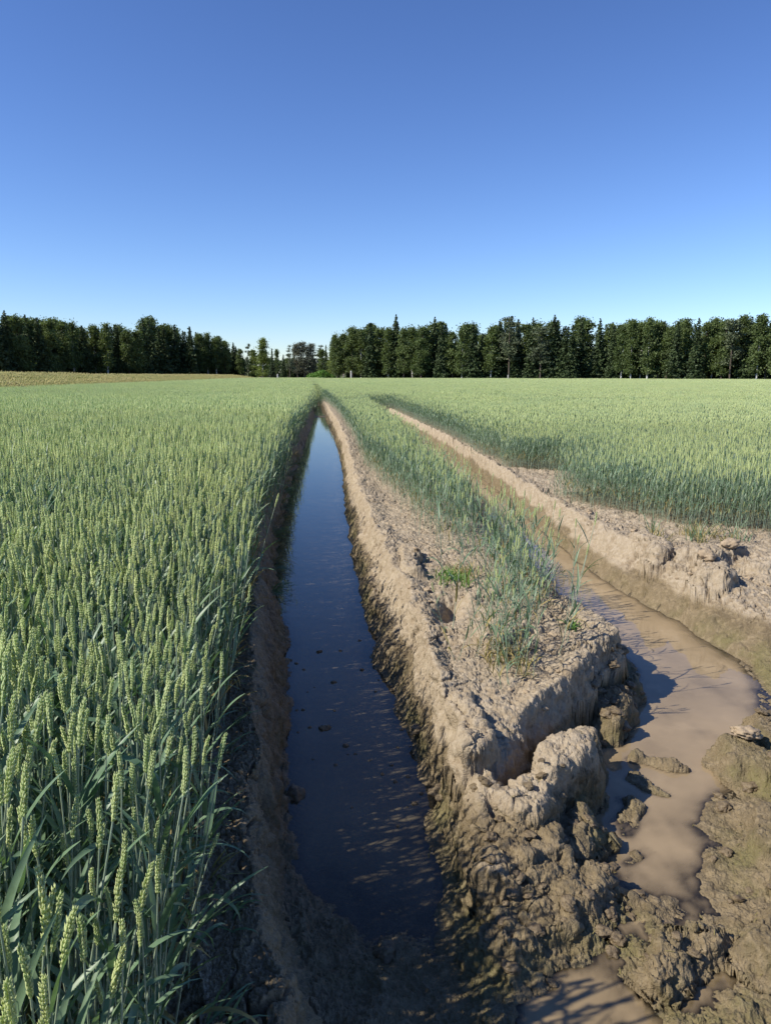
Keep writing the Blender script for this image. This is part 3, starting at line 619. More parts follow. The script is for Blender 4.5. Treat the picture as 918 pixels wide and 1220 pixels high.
# visible size: the nearest plants inside the frame become objects of their own
def screen(x, y, z):
    f = (math.sin(YAW)*math.cos(PITCH), math.cos(YAW)*math.cos(PITCH), -math.sin(PITCH)); r = (math.cos(YAW), -math.sin(YAW), 0)
    u = (r[1]*f[2]-r[2]*f[1], r[2]*f[0]-r[0]*f[2], r[0]*f[1]-r[1]*f[0]); dz = z-CAMZ
    w = x*f[0]+y*f[1]+dz*f[2]; return 459+881*(x*r[0]+y*r[1])/w, 610-881*(x*u[0]+y*u[1]+dz*u[2])/w, w
sx, sy, sw = screen(near_x, near_y, near_z+.72*near_h)
ok = (sw > .3) & (sx > -25) & (sx < 420) & (sy < 1250)
bad = sw < .42                                             # nothing right in the lens
order = np.argsort(np.where(ok & ~bad, sw, 99))[:215]
is_obj = np.zeros(n_near, bool); is_obj[order] = True
for j in order:
    tx, ty = RNG.normal(0, .07), RNG.normal(.03, .07)
    edge = near_x[j] > ctl(near_y[j], 0)-.2
    if edge: ty += RNG.uniform(-.02, .09)
    place_plant(int(RNG.integers(NV)), (near_x[j], near_y[j], near_z[j]), euler_tilt(tx, ty, RNG.uniform(0, 6.28)), near_h[j]*RNG.uniform(.93, 1.07),
                'green wheat plant leaning at the shaded edge of the left field beside the rut bank' if edge else 'green wheat plant with pale ear in the dense near left corner of the field',
                'wheat plants at the edge of the left field' if edge else 'wheat plants in the near left corner')
keep = ~is_obj & ~bad & (sw > .42)
near = (near_x[keep], near_y[keep], near_z[keep], near_h[keep])
for j in np.argsort(my_)[:80]:
    fr = my_[j] < 4.0
    place_plant(int(RNG.integers(NV)), (mx_[j], my_[j], mz_[j]), euler_tilt(RNG.normal(0, .11), RNG.normal(.02, .11), RNG.uniform(0, 6.28)), mh_[j]*RNG.uniform(.8, 1.04),
                'bluish green wheat plant in the foremost clump on the dry middle ridge' if fr else 'bluish green wheat plant in the thin stand on the middle ridge behind the front clump',
                'wheat plants in the front clump of the ridge' if fr else 'wheat plants thinly spread on the ridge')
rest = np.argsort(my_)[80:]
mid = (mx_[rest], my_[rest], mz_[rest], mh_[rest])
loners = [((.79, 4.05), .92, .10, 'single wheat stalk standing alone on the left crest of the middle ridge'), ((.86, 4.75), 1.0, -.05, 'lone upright wheat stalk on the ridge behind the lone crest stalk'),
          ((1.38, 3.78), 1.0, .16, 'wheat stalk leaning right with bright ear over the right end of the ridge'), ((1.28, 3.62), .85, .22, 'short wheat stalk bent towards the brown puddle at the ridge end'),
          ((.72, 3.62), .62, -.35, 'thin wheat stalk bent left over the lit slope of the ridge')]
for (p, s_, tl, lab) in loners:
    z = float(ground_at([p[0]], [p[1]])[0])
    place_plant(int(RNG.integers(NV)), (p[0], p[1], z), euler_tilt(-.03, tl, RNG.uniform(0, 6.28)), s_, lab, 'lone wheat stalks on the ridge')

def euler_arr(x, y, n, spread):
    tx = RNG.normal(0, spread, n); ty = RNG.normal(.03, spread, n); e = (x < .2) & (x > ctl(y, 0)-.2); ty = ty+np.where(e, RNG.uniform(-.02, .09, n), 0)
    sp = RNG.uniform(0, 2*math.pi, n)
    # matrix = Ry(ty) Rx(tx) Rz(sp) -> euler XYZ
    cx, sx_, cy, sy_, cz, sz = np.cos(tx), np.sin(tx), np.cos(ty), np.sin(ty), np.cos(sp), np.sin(sp)
    m00 = cy*cz+sy_*sx_*sz; m10 = cx*sz; m20 = -sy_*cz+cy*sx_*sz; m21 = sy_*sz+cy*sx_*cz; m22 = cy*cx
    return np.stack([np.arctan2(m21, m22), np.arcsin(np.clip(-m20, -1, 1)), np.arctan2(m10, m00)], 1)
def put_wheat(name, sets, protos, spread, label, var=.09):
    x, y, z, h = [np.concatenate(a) for a in zip(*sets)]; n = len(x)
    s_ = h*RNG.uniform(1-var, 1+var, n)
    return scatter(name, np.stack([x, y, z], 1), euler_arr(x, y, n, spread), np.stack([s_]*3, 1), RNG.integers(len(protos), size=n), protos, label, 'wheat')
P0 = [joined_plant('wheat_near', 400+i, 0) for i in range(10)]
P1 = [joined_plant('wheat_mid', 420+i, 1) for i in range(7)]
P2 = [joined_plant('wheat_far', 440+i, 2) for i in range(6)]
put_wheat('near_wheat', [near, mid, plants(-6, .2, 3.2, 6.0, 480, .5)], P0, .07, 'dense green wheat covering the near part of the left field beside the rut')
put_wheat('standing_wheat', [plants(-11, 9, 6.0, 14, 380, .3), plants(.3, 2.4, 5.2, 6.0, 300, .3)], P1, .07, 'green wheat standing on both sides of the two water filled ruts')
put_wheat('middle_wheat', [plants(-19, 19, 14, 27, 240, .3)], P2, .06, 'green wheat in the middle distance of the field either side of the ruts')
# farther off: squares of stalks
def patch(seed, size, n):
    r = random.Random(seed); mb = MB()
    for i in range(n):
        joined_plant('', seed*100+i % 9, 2, (r.uniform(-size/2, size/2), r.uniform(-size/2, size/2)), mb, r.uniform(.9, 1.08), r.uniform(0, 6.28), (r.uniform(-.08, .1), r.uniform(-.08, .08)))
    return bpy.data.objects.new('wheat_square', mb.mesh('wheat_square', MATS))
xa, ya = jitter_grid(-2.5, 4.5, 27, 75, 120); xb, yb = jitter_grid(-1.8, 1.6, 75, 205, 45); x = np.concatenate([xa, xb]); y = np.concatenate([ya, yb]); d, hf = wheat_mask(x, y); m = RNG.uniform(0, 1, len(x)) < d; x, y, hf = x[m], y[m], hf[m]
put_wheat('rutside_wheat', [(x, y, ground(x, y, False)[0], hf)], P2, .07, 'green wheat lining the far end of the ruts')
PA = [patch(1+i, 1.0, 130) for i in range(4)]
PTS = []
x, y = jitter_grid(-40, 45, 27, 75, 1.25); m = in_view(x, y, 2) & (x > -18) & ((x < -1.4) | ((x > 4.2)))
PTS.append((x[m], y[m], np.ones(m.sum())*1.05))
x, y = jitter_grid(-60, 130, 75, 215, .42); m = in_view(x, y, 3) & (x > -18) & ((x < -1.4) | (x > .2))
PTS.append((x[m], y[m], np.ones(m.sum())*1.9))
x, y, hs = [np.concatenate(a) for a in zip(*PTS)]; n = len(x); d, hf = wheat_mask(np.where(np.abs(x) < 4, 5., x), y)
keepf = y < 205; x, y, hs, hf = x[keepf], y[keepf], hs[keepf], hf[keepf]; n = len(x)
hf = np.where(x < 0, 1.04-.04*ss(40, 120, y), .90)*(1+.04*perlin(x*.25, y*.25, 207))
scatter('far_wheat', np.stack([x, y, ground(x, y, False)[0]], 1), np.stack([np.zeros(n), np.zeros(n), RNG.integers(0, 4, n)*math.pi/2+RNG.uniform(-.2, .2, n)], 1),
        np.stack([hs, hs, hf], 1), RNG.integers(4, size=n), PA, 'pale green wheat stretching away to the forest edge', 'wheat')

# ------------------------------------------------------------------ meadow strip along the left side of the field
def tuft(seed, n, size, h, mats, seedhead=True):
    r = random.Random(seed); mb = MB()
    for i in range(n):
        p = Vector((r.uniform(-size, size), r.uniform(-size, size), 0)); hh = h*r.uniform(.6, 1.15); le = Vector((r.uniform(-1, 1), r.uniform(-1, 1), 0))*hh*.22
        pts = [p, p+le*.3+Vector((0, 0, hh*.5)), p+le+Vector((0, 0, hh))]; w = .008*h
        mb.ribbon(pts, [w, w*.9, w*.3], (r.uniform(-1, 1), r.uniform(-1, 1), 0.01), .2, r.choice((0, 1)))
        if seedhead and r.random() < .4:
            mb.diamond(p+le*.85+Vector((0, 0, hh*.85)), le*.3+Vector((0, 0, 1)), .2*h, .028*h, .02*h, (1, 0, 0), 0)
    return bpy.data.objects.new('grass_tuft', mb.mesh('grass_tuft', mats))
TG = [tuft(50+i, 110, .5, 1.15, [M_STRAW, M_STRAWG]) for i in range(4)]
x, y = jitter_grid(-55, -17.6, 30, 80, 3.0); m = in_view(x, y, 2) & (x < -17.8-.5*perlin(y*.15, y*0, 9)) & (x > -42)
x2, y2 = jitter_grid(-60, -17.6, 80, 240, .8); m2 = in_view(x2, y2, 2) & (x2 < -17.8) & (x2 > -32)
x = np.concatenate([x[m], x2[m2]]); y = np.concatenate([y[m], y2[m2]]); n = len(x)
hsc = np.where(y > 80, 1.5, 1.0)
hz = RNG.uniform(.72, 1.06, n)*(.78+.10*perlin(x*.2, y*.2, 220)+.22*ss(-18, -24, x)); hz *= np.where(y > 80, .92, 1)
scatter('meadow_grass', np.stack([x, y, ground(x, y, False)[0]], 1), np.stack([np.zeros(n), np.zeros(n), RNG.uniform(0, 6.28, n)], 1),
        np.stack([hsc, hsc, hz], 1), RNG.integers(4, size=n), TG, 'straw coloured tall meadow grass along the left side of the wheat', 'grass')

# ------------------------------------------------------------------ trees
def bark_mat(name, c1, c2, birch=False):
    m, t = new_mat(name); geo = N(t, 'ShaderNodeNewGeometry'); P = geo.outputs['Position']
    mp = N(t, 'ShaderNodeMapping'); mp.inputs['Scale'].default_value = (1, 1, 4 if birch else .4); t.links.new(P, mp.inputs[0])
    col = mixc(t, remap(t, noise(t, mp.outputs[0], 2.5, 4, .6), .5, .62), c1, c2)
    b = N(t, 'ShaderNodeBsdfPrincipled', Roughness=.85); t.links.new(col, b.inputs['Base Color'])
    o = N(t, 'ShaderNodeOutputMaterial'); t.links.new(b.outputs[0], o.inputs[0]); return m
M_BARK = bark_mat('grey_brown_bark', (.13, .10, .075), (.07, .055, .04)); M_PBARK = bark_mat('pine_bark', (.11, .085, .06), (.06, .05, .04))
M_BIRCH = bark_mat('birch_bark', (.72, .70, .66), (.07, .06, .05), True)
def tree_leaf(name, c1, c2, trans=.2):
    m, t = new_mat(name); oi = N(t, 'ShaderNodeObjectInfo'); geo = N(t, 'ShaderNodeNewGeometry'); P = geo.outputs['Position']
    col = mixc(t, oi.outputs['Random'], c1, c2); col = mixc(t, remap(t, noise(t, P, .5, 4, .65), .4, .66), col, tuple(c*.55 for c in c1))
    b = N(t, 'ShaderNodeBsdfPrincipled', Roughness=.6); b.inputs['Specular IOR Level'].default_value = .25; t.links.new(col, b.inputs['Base Color'])
    tl = N(t, 'ShaderNodeBsdfTranslucent'); t.links.new(mixc(t, 1., col, (1.1, 1.1, .5), 'MULTIPLY'), tl.inputs[0])
    mx = N(t, 'ShaderNodeMixShader'); mx.inputs[0].default_value = trans; t.links.new(b.outputs[0], mx.inputs[1]); t.links.new(tl.outputs[0], mx.inputs[2])
    o = N(t, 'ShaderNodeOutputMaterial'); t.links.new(mx.outputs[0], o.inputs[0]); return m
M_SPR = tree_leaf('spruce_needles', (.070, .105, .042), (.085, .12, .048), .1)
M_PIN = tree_leaf('pine_needles', (.12, .155, .085), (.14, .165, .085), .1)
M_DEC = tree_leaf('broad_leaves', (.12, .17, .06), (.165, .215, .075), .32)
M_YOU = tree_leaf('young_leaves', (.20, .27, .08), (.24, .30, .09), .35)
M_DED = tree_leaf('brown_twigs', (.135, .15, .09), (.165, .165, .11), .05)

def quads_mesh(name, C, size, mat, flat=None, rs=None):
    """leaf sprays: one small bent quad pair per centre"""
    n = len(C); r = rs; d = r.normal(0, 1, (n, 3)); 
    if flat is not None: d[:, 2] = np.abs(d[:, 2])*flat
    d /= np.linalg.norm(d, axis=1)[:, None]; a = np.cross(d, r.normal(0, 1, (n, 3))); a /= np.linalg.norm(a, axis=1)[:, None]; b = np.cross(d, a)
    s = (size*r.uniform(.6, 1.4, n))[:, None]
    V = np.stack([C-a*s-b*s*.45, C+a*s*.2-b*s*.7, C+a*s*1.0+b*s*.2, C-a*s*.1+b*s*.75], 1).reshape(-1, 3)
    F = np.arange(n*4).reshape(-1, 4); me = bpy.data.meshes.new(name); me.from_pydata(V.tolist(), [], F.tolist()); me.materials.append(mat); me.update(); return me
def make_tree(kind, seed):
    """returns (trunk mesh, crown mesh) at about real size; height returned too"""
    r = np.random.default_rng(seed); rd = random.Random(seed); tk = MB(); C = []
    if kind == 'spruce':
        H = 15.; rb = rd.uniform(1.9, 2.7); tk.tube([(0, 0, -.3), (0, 0, H*.5), (rd.uniform(-.1, .1), 0, H)], [.2, .12, .03], 7)
        z = .9
        while z < H-.2:
            t = z/H; R = rb*(1-t)**.85*rd.uniform(.72, 1.15)+.10; nb = max(3, int(7*(1-t)+3))
            a0 = rd.uniform(0, 6.28)
            for k in range(nb):
                a = a0+6.28*k/nb+rd.uniform(-.3, .3); L = R*rd.uniform(.65, 1.12); drop = L*rd.uniform(.15, .4)
                tip = (math.cos(a)*L, math.sin(a)*L, z-drop)
                if k % 2 == 0: tk.tube([(0, 0, z), tip], [.03, .008], 3)
                m = max(4, int(L*24)); q = r.uniform(.12, 1, m)**.75
                p = np.stack([np.cos(a)*L*q, np.sin(a)*L*q, z-drop*q**1.3], 1)+r.normal(0, .10+.05*L, (m, 3))*[1, 1, .6]; C.append(p)
            z += rd.uniform(.32, .5)
        C.append(np.stack([r.normal(0, .04, 14), r.normal(0, .04, 14), r.uniform(H-.7, H, 14)], 1))
        size, mat, bark, fl = .20, M_SPR, M_BARK, 1.4
    elif kind == 'pine':
        H = 15.; bx, by = rd.uniform(-.5, .5), rd.uniform(-.4, .4); tk.tube([(0, 0, -.3), (bx*.3, by*.3, H*.5), (bx, by, H*.93)], [.22, .16, .05], 8)
        for k in range(26):
            t = rd.uniform(.28, 1.0); z = H*t; a = rd.uniform(0, 6.28); L = rd.uniform(.7, 2.1)*(1.15-.6*(t-.4)); up = rd.uniform(.0, .5)*L
            c = np.array([bx*t+math.cos(a)*L, by*t+math.sin(a)*L, z-.3+up*(1 if t > .7 else .3)])
            tk.tube([(bx*t, by*t, z-.5), tuple(c)], [.05, .015], 4); m = rd.randint(90, 150)
            C.append(c+r.normal(0, 1, (m, 3))*[.62, .62, .26])
        size, mat, bark, fl = .19, M_PIN, M_PBARK, None
    else:
        H = 13.; tall = 1.0; bx = rd.uniform(-.4, .4)
        tk.tube([(0, 0, -.3), (bx*.2, 0, H*.35), (bx, .1, H*.9)], [.19, .13, .025], 8); nc = 62; wid = rd.uniform(1.6, 2.2)
        if kind == 'birch': wid = rd.uniform(1.3, 1.8); nc = 58
        if kind == 'young': wid = 1.7; nc = 60
        for k in range(nc):
            t = rd.uniform(.16 if kind != 'young' else .06, 1.0); z = H*t
            env = wid*math.sin(math.pi*min(1, max(.02, (t-.05)/.95))**.8)**.75 if kind != 'young' else wid*(1.08-t)**.7*min(1, .5+t*3)
            a = rd.uniform(0, 6.28); L = env*rd.uniform(.25, 1.05)
            c = np.array([bx*t+math.cos(a)*L, math.sin(a)*L, z+rd.uniform(-.2, .3)])
            if k % 2 == 0: tk.tube([(bx*max(t-.12, 0), 0, z-H*.1), tuple(c)], [.045, .01], 4)
            m = rd.randint(70, 150); sp = rd.uniform(.32, .66); C.append(c+r.normal(0, 1, (m, 3))*[sp, sp, sp*.75])
        mat = {'young': M_YOU, 'dead': M_DED}.get(kind, M_DEC); size = .165; bark = M_BIRCH if kind in ('birch', 'young') else M_BARK; fl = None
        if kind == 'dead': size = .12
    C = np.concatenate(C); C = C[C[:, 2] > .15]
    return tk.mesh('trunk', bark), quads_mesh('crown', C, size, mat, fl, r), H
TREES = {k: [make_tree(k, 900+31*j+hash_) for j in range(n)] for k, n, hash_ in (('spruce', 4, 1), ('pine', 3, 2), ('broad', 5, 3), ('birch', 4, 4), ('young', 2, 5), ('dead', 2, 6))}
first_tree = {}
KN = {'spruce': ('spruce_tree', 'spruce'), 'pine': ('pine_tree', 'pine'), 'broad': ('broadleaf_tree', 'tree'), 'birch': ('birch_tree', 'birch'), 'young': ('young_birch_tree', 'birch'), 'dead': ('bare_tree', 'tree')}
def at_px(px, dist):
    a = math.atan((px-459)/881/ math.cos(PITCH))+YAW     # bearing of that column near the horizon
    return dist*math.sin(a), dist*math.cos(a)
def place_tree(kind, j, px, dist, top, label, group, wide=1.0):
    x, y = at_px(px, dist); z = float(ground_at([x], [y])[0])
    tm, cm, H = TREES[kind][j % len(TREES[kind])]; key = (kind, j % len(TREES[kind]))
    h = (447-top)/881*dist*1.02+CAMZ-z; s_ = h/(H*1.01)
    if key not in first_tree:
        root = empty(KN[kind][0]); ch = [link('trunk', tm, None, root), link('crown', cm, None, root)]; first_tree[key] = (root, ch)
    else:
        src, sch = first_tree[key]; root = src.copy(); COL.objects.link(root)
        for c in sch: d = c.copy(); COL.objects.link(d); d.parent = root
    root.location = (x, y, z); root.rotation_euler = (0, 0, random.uniform(0, 6.28)); w = wide*s_*random.uniform(.92, 1.12); root.scale = (w, w, s_)
    tag(root, label, KN[kind][1], group); return root
def distL(px): return np.interp(px, [-60, 0, 150, 295], [170, 178, 215, 262])
def distR(px): return np.interp(px, [385, 450, 600, 918, 990], [235, 212, 190, 160, 155])
# skyline read off as (column, top row, kind)
SKYL = [(-14,384,'broad'),(2,378,'spruce'),(14,389,'spruce'),(27,382,'spruce'),(40,386,'broad'),(50,386,'spruce'),(63,388,'spruce'),(76,391,'broad'),(90,390,'broad'),(101,390,'birch'),(113,395,'spruce'),(126,394,'birch'),(140,392,'birch'),(152,393,'spruce'),
        (165,396,'broad'),(176,398,'broad'),(183,386,'spruce'),(190,385,'spruce'),(200,396,'spruce'),(206,393,'spruce'),(219,392,'spruce'),(228,399,'spruce'),(236,394,'spruce'),(246,400,'broad'),(255,400,'birch'),(265,404,'birch'),(275,407,'broad'),(285,411,'spruce'),(293,416,'broad')]
SKYR = [(404,404,'broad'),(411,398,'birch'),(421,393,'broad'),(431,396,'birch'),(442,388,'spruce'),(452,393,'broad'),(462,394,'birch'),(471,379,'spruce'),(480,393,'broad'),(490,391,'birch'),(500,391,'broad'),(515,382,'spruce'),(523,388,'spruce'),(536,397,'broad'),(547,393,'birch'),
        (559,388,'spruce'),(570,401,'spruce'),(580,391,'birch'),(589,387,'spruce'),(601,378,'pine'),(610,385,'spruce'),(627,384,'spruce'),(637,389,'pine'),(651,381,'spruce'),(664,393,'spruce'),(672,392,'spruce'),(682,385,'spruce'),(703,386,'spruce'),(719,393,'spruce'),(730,392,'birch'),(741,389,'birch'),
        (752,390,'birch'),(760,386,'birch'),(772,389,'broad'),(782,396,'broad'),(792,391,'spruce'),(803,388,'birch'),(815,388,'spruce'),(824,391,'broad'),(834,388,'birch'),(845,389,'broad'),(855,389,'pine'),(865,387,'birch'),(875,388,'spruce'),(886,386,'birch'),(896,387,'pine'),(907,386,'birch'),(918,386,'spruce'),(931,387,'birch')]
random.seed(5)
words_k = {'spruce': 'dark spiky spruce', 'pine': 'open topped pine', 'broad': 'round leafy tree', 'birch': 'slender pale leafed birch'}
tall = {2: 'spruce cut by the left edge of the photo, tallest of the left wood', 190: 'tallest spire of the twin spruces in the middle of the left wood', 183: 'left one of the twin tall spruces in the middle of the left wood', 471: 'pointed spruce standing tallest over the left end of the right wood',
        515: 'twin topped dark spruce next right of the tallest one in the right wood', 601: 'open crowned pine rising highest in the middle of the right wood', 651: 'narrow spruce spire just left of the notch in the right wood', 703: 'separate spruce just right of the notch in the right wood', 682: 'spruce just left of the notch of sky in the right wood',
        293: 'low tree ending the left wood beside the gap', 411: 'leafy birch at the left end of the right wood behind the round bush', 27: 'crooked topped spruce near the left edge of the left wood'}
for side, lst, df in (('left', SKYL, distL), ('right', SKYR, distR)):
    for i, (px, top, kd) in enumerate(lst):
        prev = lst[i-1][2] if i else None
        lab = tall.get(px) or f'{words_k[kd]} in the front row of the {side} wood'
        place_tree(kd, i, px, float(df(px))+random.uniform(-4, 4), top+(0 if kd == 'spruce' else 3), lab, f'trees in the front row of the {side} wood', 1.12 if kd == 'spruce' else 1.05)
    # the rows behind and between, lower
    lo, hi = lst[0][0], lst[-1][0]; px = lo+3
    while px < hi-2:
        tp = np.interp(px, [q[0] for q in lst], [q[1] for q in lst])
        kd = random.choice(['spruce', 'spruce', 'birch', 'spruce', 'broad'])
        if not (690 < px < 698): place_tree(kd, random.randrange(4), px, float(df(px))+random.uniform(7, 16), tp+random.uniform(1, 10), f'{words_k[kd]} standing behind the front row of the {side} wood', f'trees behind the front row of the {side} wood', 1.25)
        px += random.uniform(5, 8)
# the gap between the woods: separate trees farther off
GAP = [('young', 318, 250, 407, 'bright green birch standing alone in the gap between the woods', 1.25), ('young', 308, 262, 419, 'low pale birch on the left of the bright green one', 1.2), ('pine', 301, 330, 413, 'tall thin bare stemmed pine rising in the gap beside the left wood', .5),
       ('spruce', 329, 320, 417, 'thin spruce just right of the bright green birch', .8), ('birch', 334, 330, 420, 'grey green birch right of the thin spruce in the gap', .9), ('pine', 349, 380, 415, 'lone open pine in the middle of the gap', .8), ('spruce', 342, 390, 424, 'low spruce left of the lone open pine', 1.1),
       ('dead', 358, 390, 413, 'sparse greyish brown tree on the left of the brown group', 1.3), ('dead', 366, 390, 411, 'bare brown tree in the middle of the brown group', 1.4), ('dead', 374, 392, 413, 'bare brown tree on the right of the brown group', 1.4), ('spruce', 354, 400, 420, 'dark spruce in front of the brown bare trees', 1.3),
       ('spruce', 363, 402, 424, 'dark low spruce under the brown bare trees', 1.5), ('pine', 383, 400, 415, 'open pine right of the brown bare trees', 1.1), ('spruce', 391, 300, 413, 'pointed spruce beside the left end of the right wood', .9), ('young', 398, 262, 416, 'pale birch sloping down from the right wood', 1.2),
       ('birch', 387, 310, 420, 'low birch behind the round green bush', 1.3), ('spruce', 376, 400, 425, 'low dark spruce at the far end of the ruts', 1.6), ('birch', 326, 335, 428, 'low birch behind the foot of the bright green birch', 1.4), ('broad', 347, 395, 429, 'low leafy tree under the lone pine', 1.8), ('birch', 401, 300, 402, 'thin topped birch just left of the right wood', .9)]
for (k, px, d, top, lab, w) in GAP: place_tree(k, random.randrange(3), px, d, top, lab, 'trees in the gap between the woods', w)

# forest interior: dark undergrowth and rows nobody could count
def mass(name, pxs, df, topf, label, seed, dens=26, depth=(3, 34), mat=M_SPR, size=.30, step=.5):
    r = np.random.default_rng(seed); C = []
    for px in np.arange(pxs[0], pxs[1], step):
        d0 = float(df(px)); m = dens; d = d0+r.uniform(depth[0], depth[1], m); a = np.arctan((px+r.uniform(-1, 1, m)-459)/881/math.cos(PITCH))+YAW
        top = (447-topf(px))/881*d0+CAMZ; z = r.uniform(0, 1, m)**1.15*max(top, .5)
        C.append(np.stack([d*np.sin(a), d*np.cos(a), z], 1))
    C = np.concatenate(C); C[:, 2] += ground(C[:, 0], C[:, 1], False)[0]
    me = quads_mesh(name, C, size*2.6, mat, None, r); o = link(name, me); tag(o, label, 'undergrowth', kind='stuff'); return o
mass('forest_undergrowth', (-40, 297), distL, lambda p: np.interp(p, [-40, 0, 150, 280, 297], [408, 410, 412, 422, 432]), 'dark undergrowth and hidden rows filling the left wood', 1)
mass('forest_undergrowth', (400, 960), distR, lambda p: np.interp(p, [400, 430, 560, 685, 696, 706, 760, 960], [425, 412, 412, 418, 428, 418, 410, 406]), 'dark undergrowth and hidden rows filling the right wood', 2)
mass('forest_undergrowth', (296, 402), lambda p: 405, lambda p: 430, 'distant dark thicket closing the gap between the woods', 3, 14)
#mass('forest_fringe', (400, 960), lambda p: distR(p)-14, lambda p: 442, 'low dark brush along the foot of the right wood', 4, 16, (8, 16), M_SPR, .2)
#mass('forest_fringe', (-40, 297), lambda p: distL(p)-14, lambda p: 440, 'low dark brush along the foot of the left wood', 5, 16, (8, 16), M_SPR, .2)
# round bush
r = np.random.default_rng(77); bx, by = at_px(385, 232); n = 5200; d = r.normal(0, 1, (n, 3)); d /= np.linalg.norm(d, axis=1)[:, None]; d[:, 2] = np.abs(d[:, 2])
rad = r.uniform(.8, 1.0, n)*(1+.10*np.sin(d[:, 0]*6+1)+.08*np.sin(d[:, 1]*7)); C = d*rad[:, None]*[4.3, 3.2, 2.7]
br_ = empty('round_bush', (bx, by, 0)); tag(br_, 'rounded bright green bush at the left foot of the right wood', 'bush')
link('foliage', quads_mesh('foliage', C, .17, M_WEED, None, r), None, br_); st = MB()
for k in range(7): st.tube([(math.cos(k)*.3, math.sin(k)*.3, -.1), (math.cos(k)*2, math.sin(k)*1.6, 1.7)], [.05, .02], 5)
link('stem', st.mesh('stem', M_BARK), None, br_)
# white marker posts
m_post, t = new_mat('weathered_white_paint'); b = N(t, 'ShaderNodeBsdfPrincipled', Roughness=.6); geo = N(t, 'ShaderNodeNewGeometry')
t.links.new(mixc(t, remap(t, noise(t, geo.outputs['Position'], 6, 4), .4, .7), (.55, .54, .50), (.38, .36, .32)), b.inputs['Base Color']); o = N(t, 'ShaderNodeOutputMaterial'); t.links.new(b.outputs[0], o.inputs[0])
for (px, d, h, w, lab) in ((335, 200, 1.75, .17, 'short white marker post in the gap between the woods'), (600, 176, 1.5, .12, 'small white marker post at the foot of the right wood'), (419.5, 205, 2.6, .2, 'taller pale post at the left end of the right wood')):
    x, y = at_px(px, d); mb = MB(); mb.tube([(0, 0, -.3), (0, 0, h-.1), (0, 0, h)], [w, w, w*.8], 8, 0, True)
    o = link('marker_post', mb.mesh('marker_post', m_post)); o.location = (x, y, 0); tag(o, lab, 'post', 'white marker posts')

# ------------------------------------------------------------------ clods, weeds, litter
def clod_mat(name, c1, c2, rough):
    m, t = new_mat(name); geo = N(t, 'ShaderNodeNewGeometry'); P = geo.outputs['Position']; n1 = noise(t, P, 40, 5, .65); n2 = noise(t, P, 190, 3, .6)
    b = N(t, 'ShaderNodeBsdfPrincipled', Roughness=rough); b.inputs['Specular IOR Level'].default_value = .3; t.links.new(mixc(t, remap(t, n1, .35, .65), c1, c2), b.inputs['Base Color'])
    bp = N(t, 'ShaderNodeBump', Strength=.8, Distance=.008); t.links.new(math_(t, 'ADD', n1, math_(t, 'MULTIPLY', n2, .4)), bp.inputs['Height']); t.links.new(bp.outputs[0], b.inputs['Normal'])
    o = N(t, 'ShaderNodeOutputMaterial'); t.links.new(b.outputs[0], o.inputs[0]); return m
M_CW = clod_mat('wet_clod', (.19, .145, .085), (.11, .082, .05), .5); M_CD = clod_mat('dry_clod', (.38, .30, .20), (.29, .22, .145), .95)
import bmesh
def clod_mesh(seed, mat):
    bm = bmesh.new(); bmesh.ops.create_icosphere(bm, subdivisions=4, radius=1); r = random.Random(seed); o = r.uniform(0, 99)
    from mathutils import noise as mn
    for v in bm.verts:
        p = v.co.copy(); f = 1+.38*mn.noise(p*1.3+Vector((o, 0, 0)))+.24*mn.noise(p*3.1+Vector((o, 5, 0)))+.12*mn.noise(p*7+Vector((o, 9, 2)))
        v.co = Vector((p.x*f, p.y*f, p.z*f*.62))
    me = bpy.data.meshes.new('mud_clod'); bm.to_mesh(me); bm.free(); me.materials.append(mat)
    me.polygons.foreach_set('use_smooth', [True]*len(me.polygons)); return me
CW = [clod_mesh(i, M_CW) for i in range(5)]; CD = [clod_mesh(20+i, M_CD) for i in range(4)]
def clod(x, y, r, lab, group, dry=False, sink=.3, wz=None):
    z = float(ground_at([x], [y])[0]); 
    if wz is not None: z = max(z, wz-.4*r)
    o = link('mud_clod', random.choice(CD if dry else CW)); o.location = (x, y, z+r*.62*(1-2*sink)); o.rotation_euler = (random.uniform(-.4, .4), random.uniform(-.4, .4), random.uniform(0, 6.28))
    o.scale = (r*random.uniform(.85, 1.2), r*random.uniform(.85, 1.2), r*random.uniform(.8, 1.1)); tag(o, lab, 'clod', group); return o
random.seed(21)
for (x, y, r, lab) in [(.50, 3.42, .035, 'wet mud clod standing in the dark water by the right side of the near rut'), (.04, 3.62, .030, 'flat mud clod in the middle of the dark near water'), (.10, 4.2, .018, 'small mud lump in the dark water left of centre'), (-.10, 3.0, .05, 'round wet clod at the left side of the dark near water'),
                       (.02, 4.72, .022, 'small dark lump farthest out in the near stretch of water'), (.16, 4.72, .014, 'tiny dark lump right of the farthest lump in the near water'), (.14, 3.42, .016, 'tiny clod left of the right side clod in dark water'), (.52, 2.82, .05, 'large wet clod at the right edge of the dark near water'), (.20, 2.05, .035, 'greenish clod on the shaded mud at the bottom of the near rut')]:
    clod(x, y, r, lab, 'mud clods in the left rut', wz=WL)
cnt = 0
while cnt < 46:
    x = random.uniform(-.22, .46); y = random.uniform(2.7, 5.0)
    if abs(x-.12) < .16 and random.random() < .75: continue
    clod(x, y, random.uniform(.005, .014), 'small crumb of wet mud sticking out of the dark near water', 'crumbs of mud in the left rut water', wz=WL); cnt += 1
for k in range(60):
    x = random.uniform(.55, 1.15); y = random.uniform(1.8, 2.65)
    clod(x, y, random.uniform(.010, .028), 'crumbly wet mud clod on the churned mud between the two ruts', 'clods on the churned mud between the ruts', sink=.25)
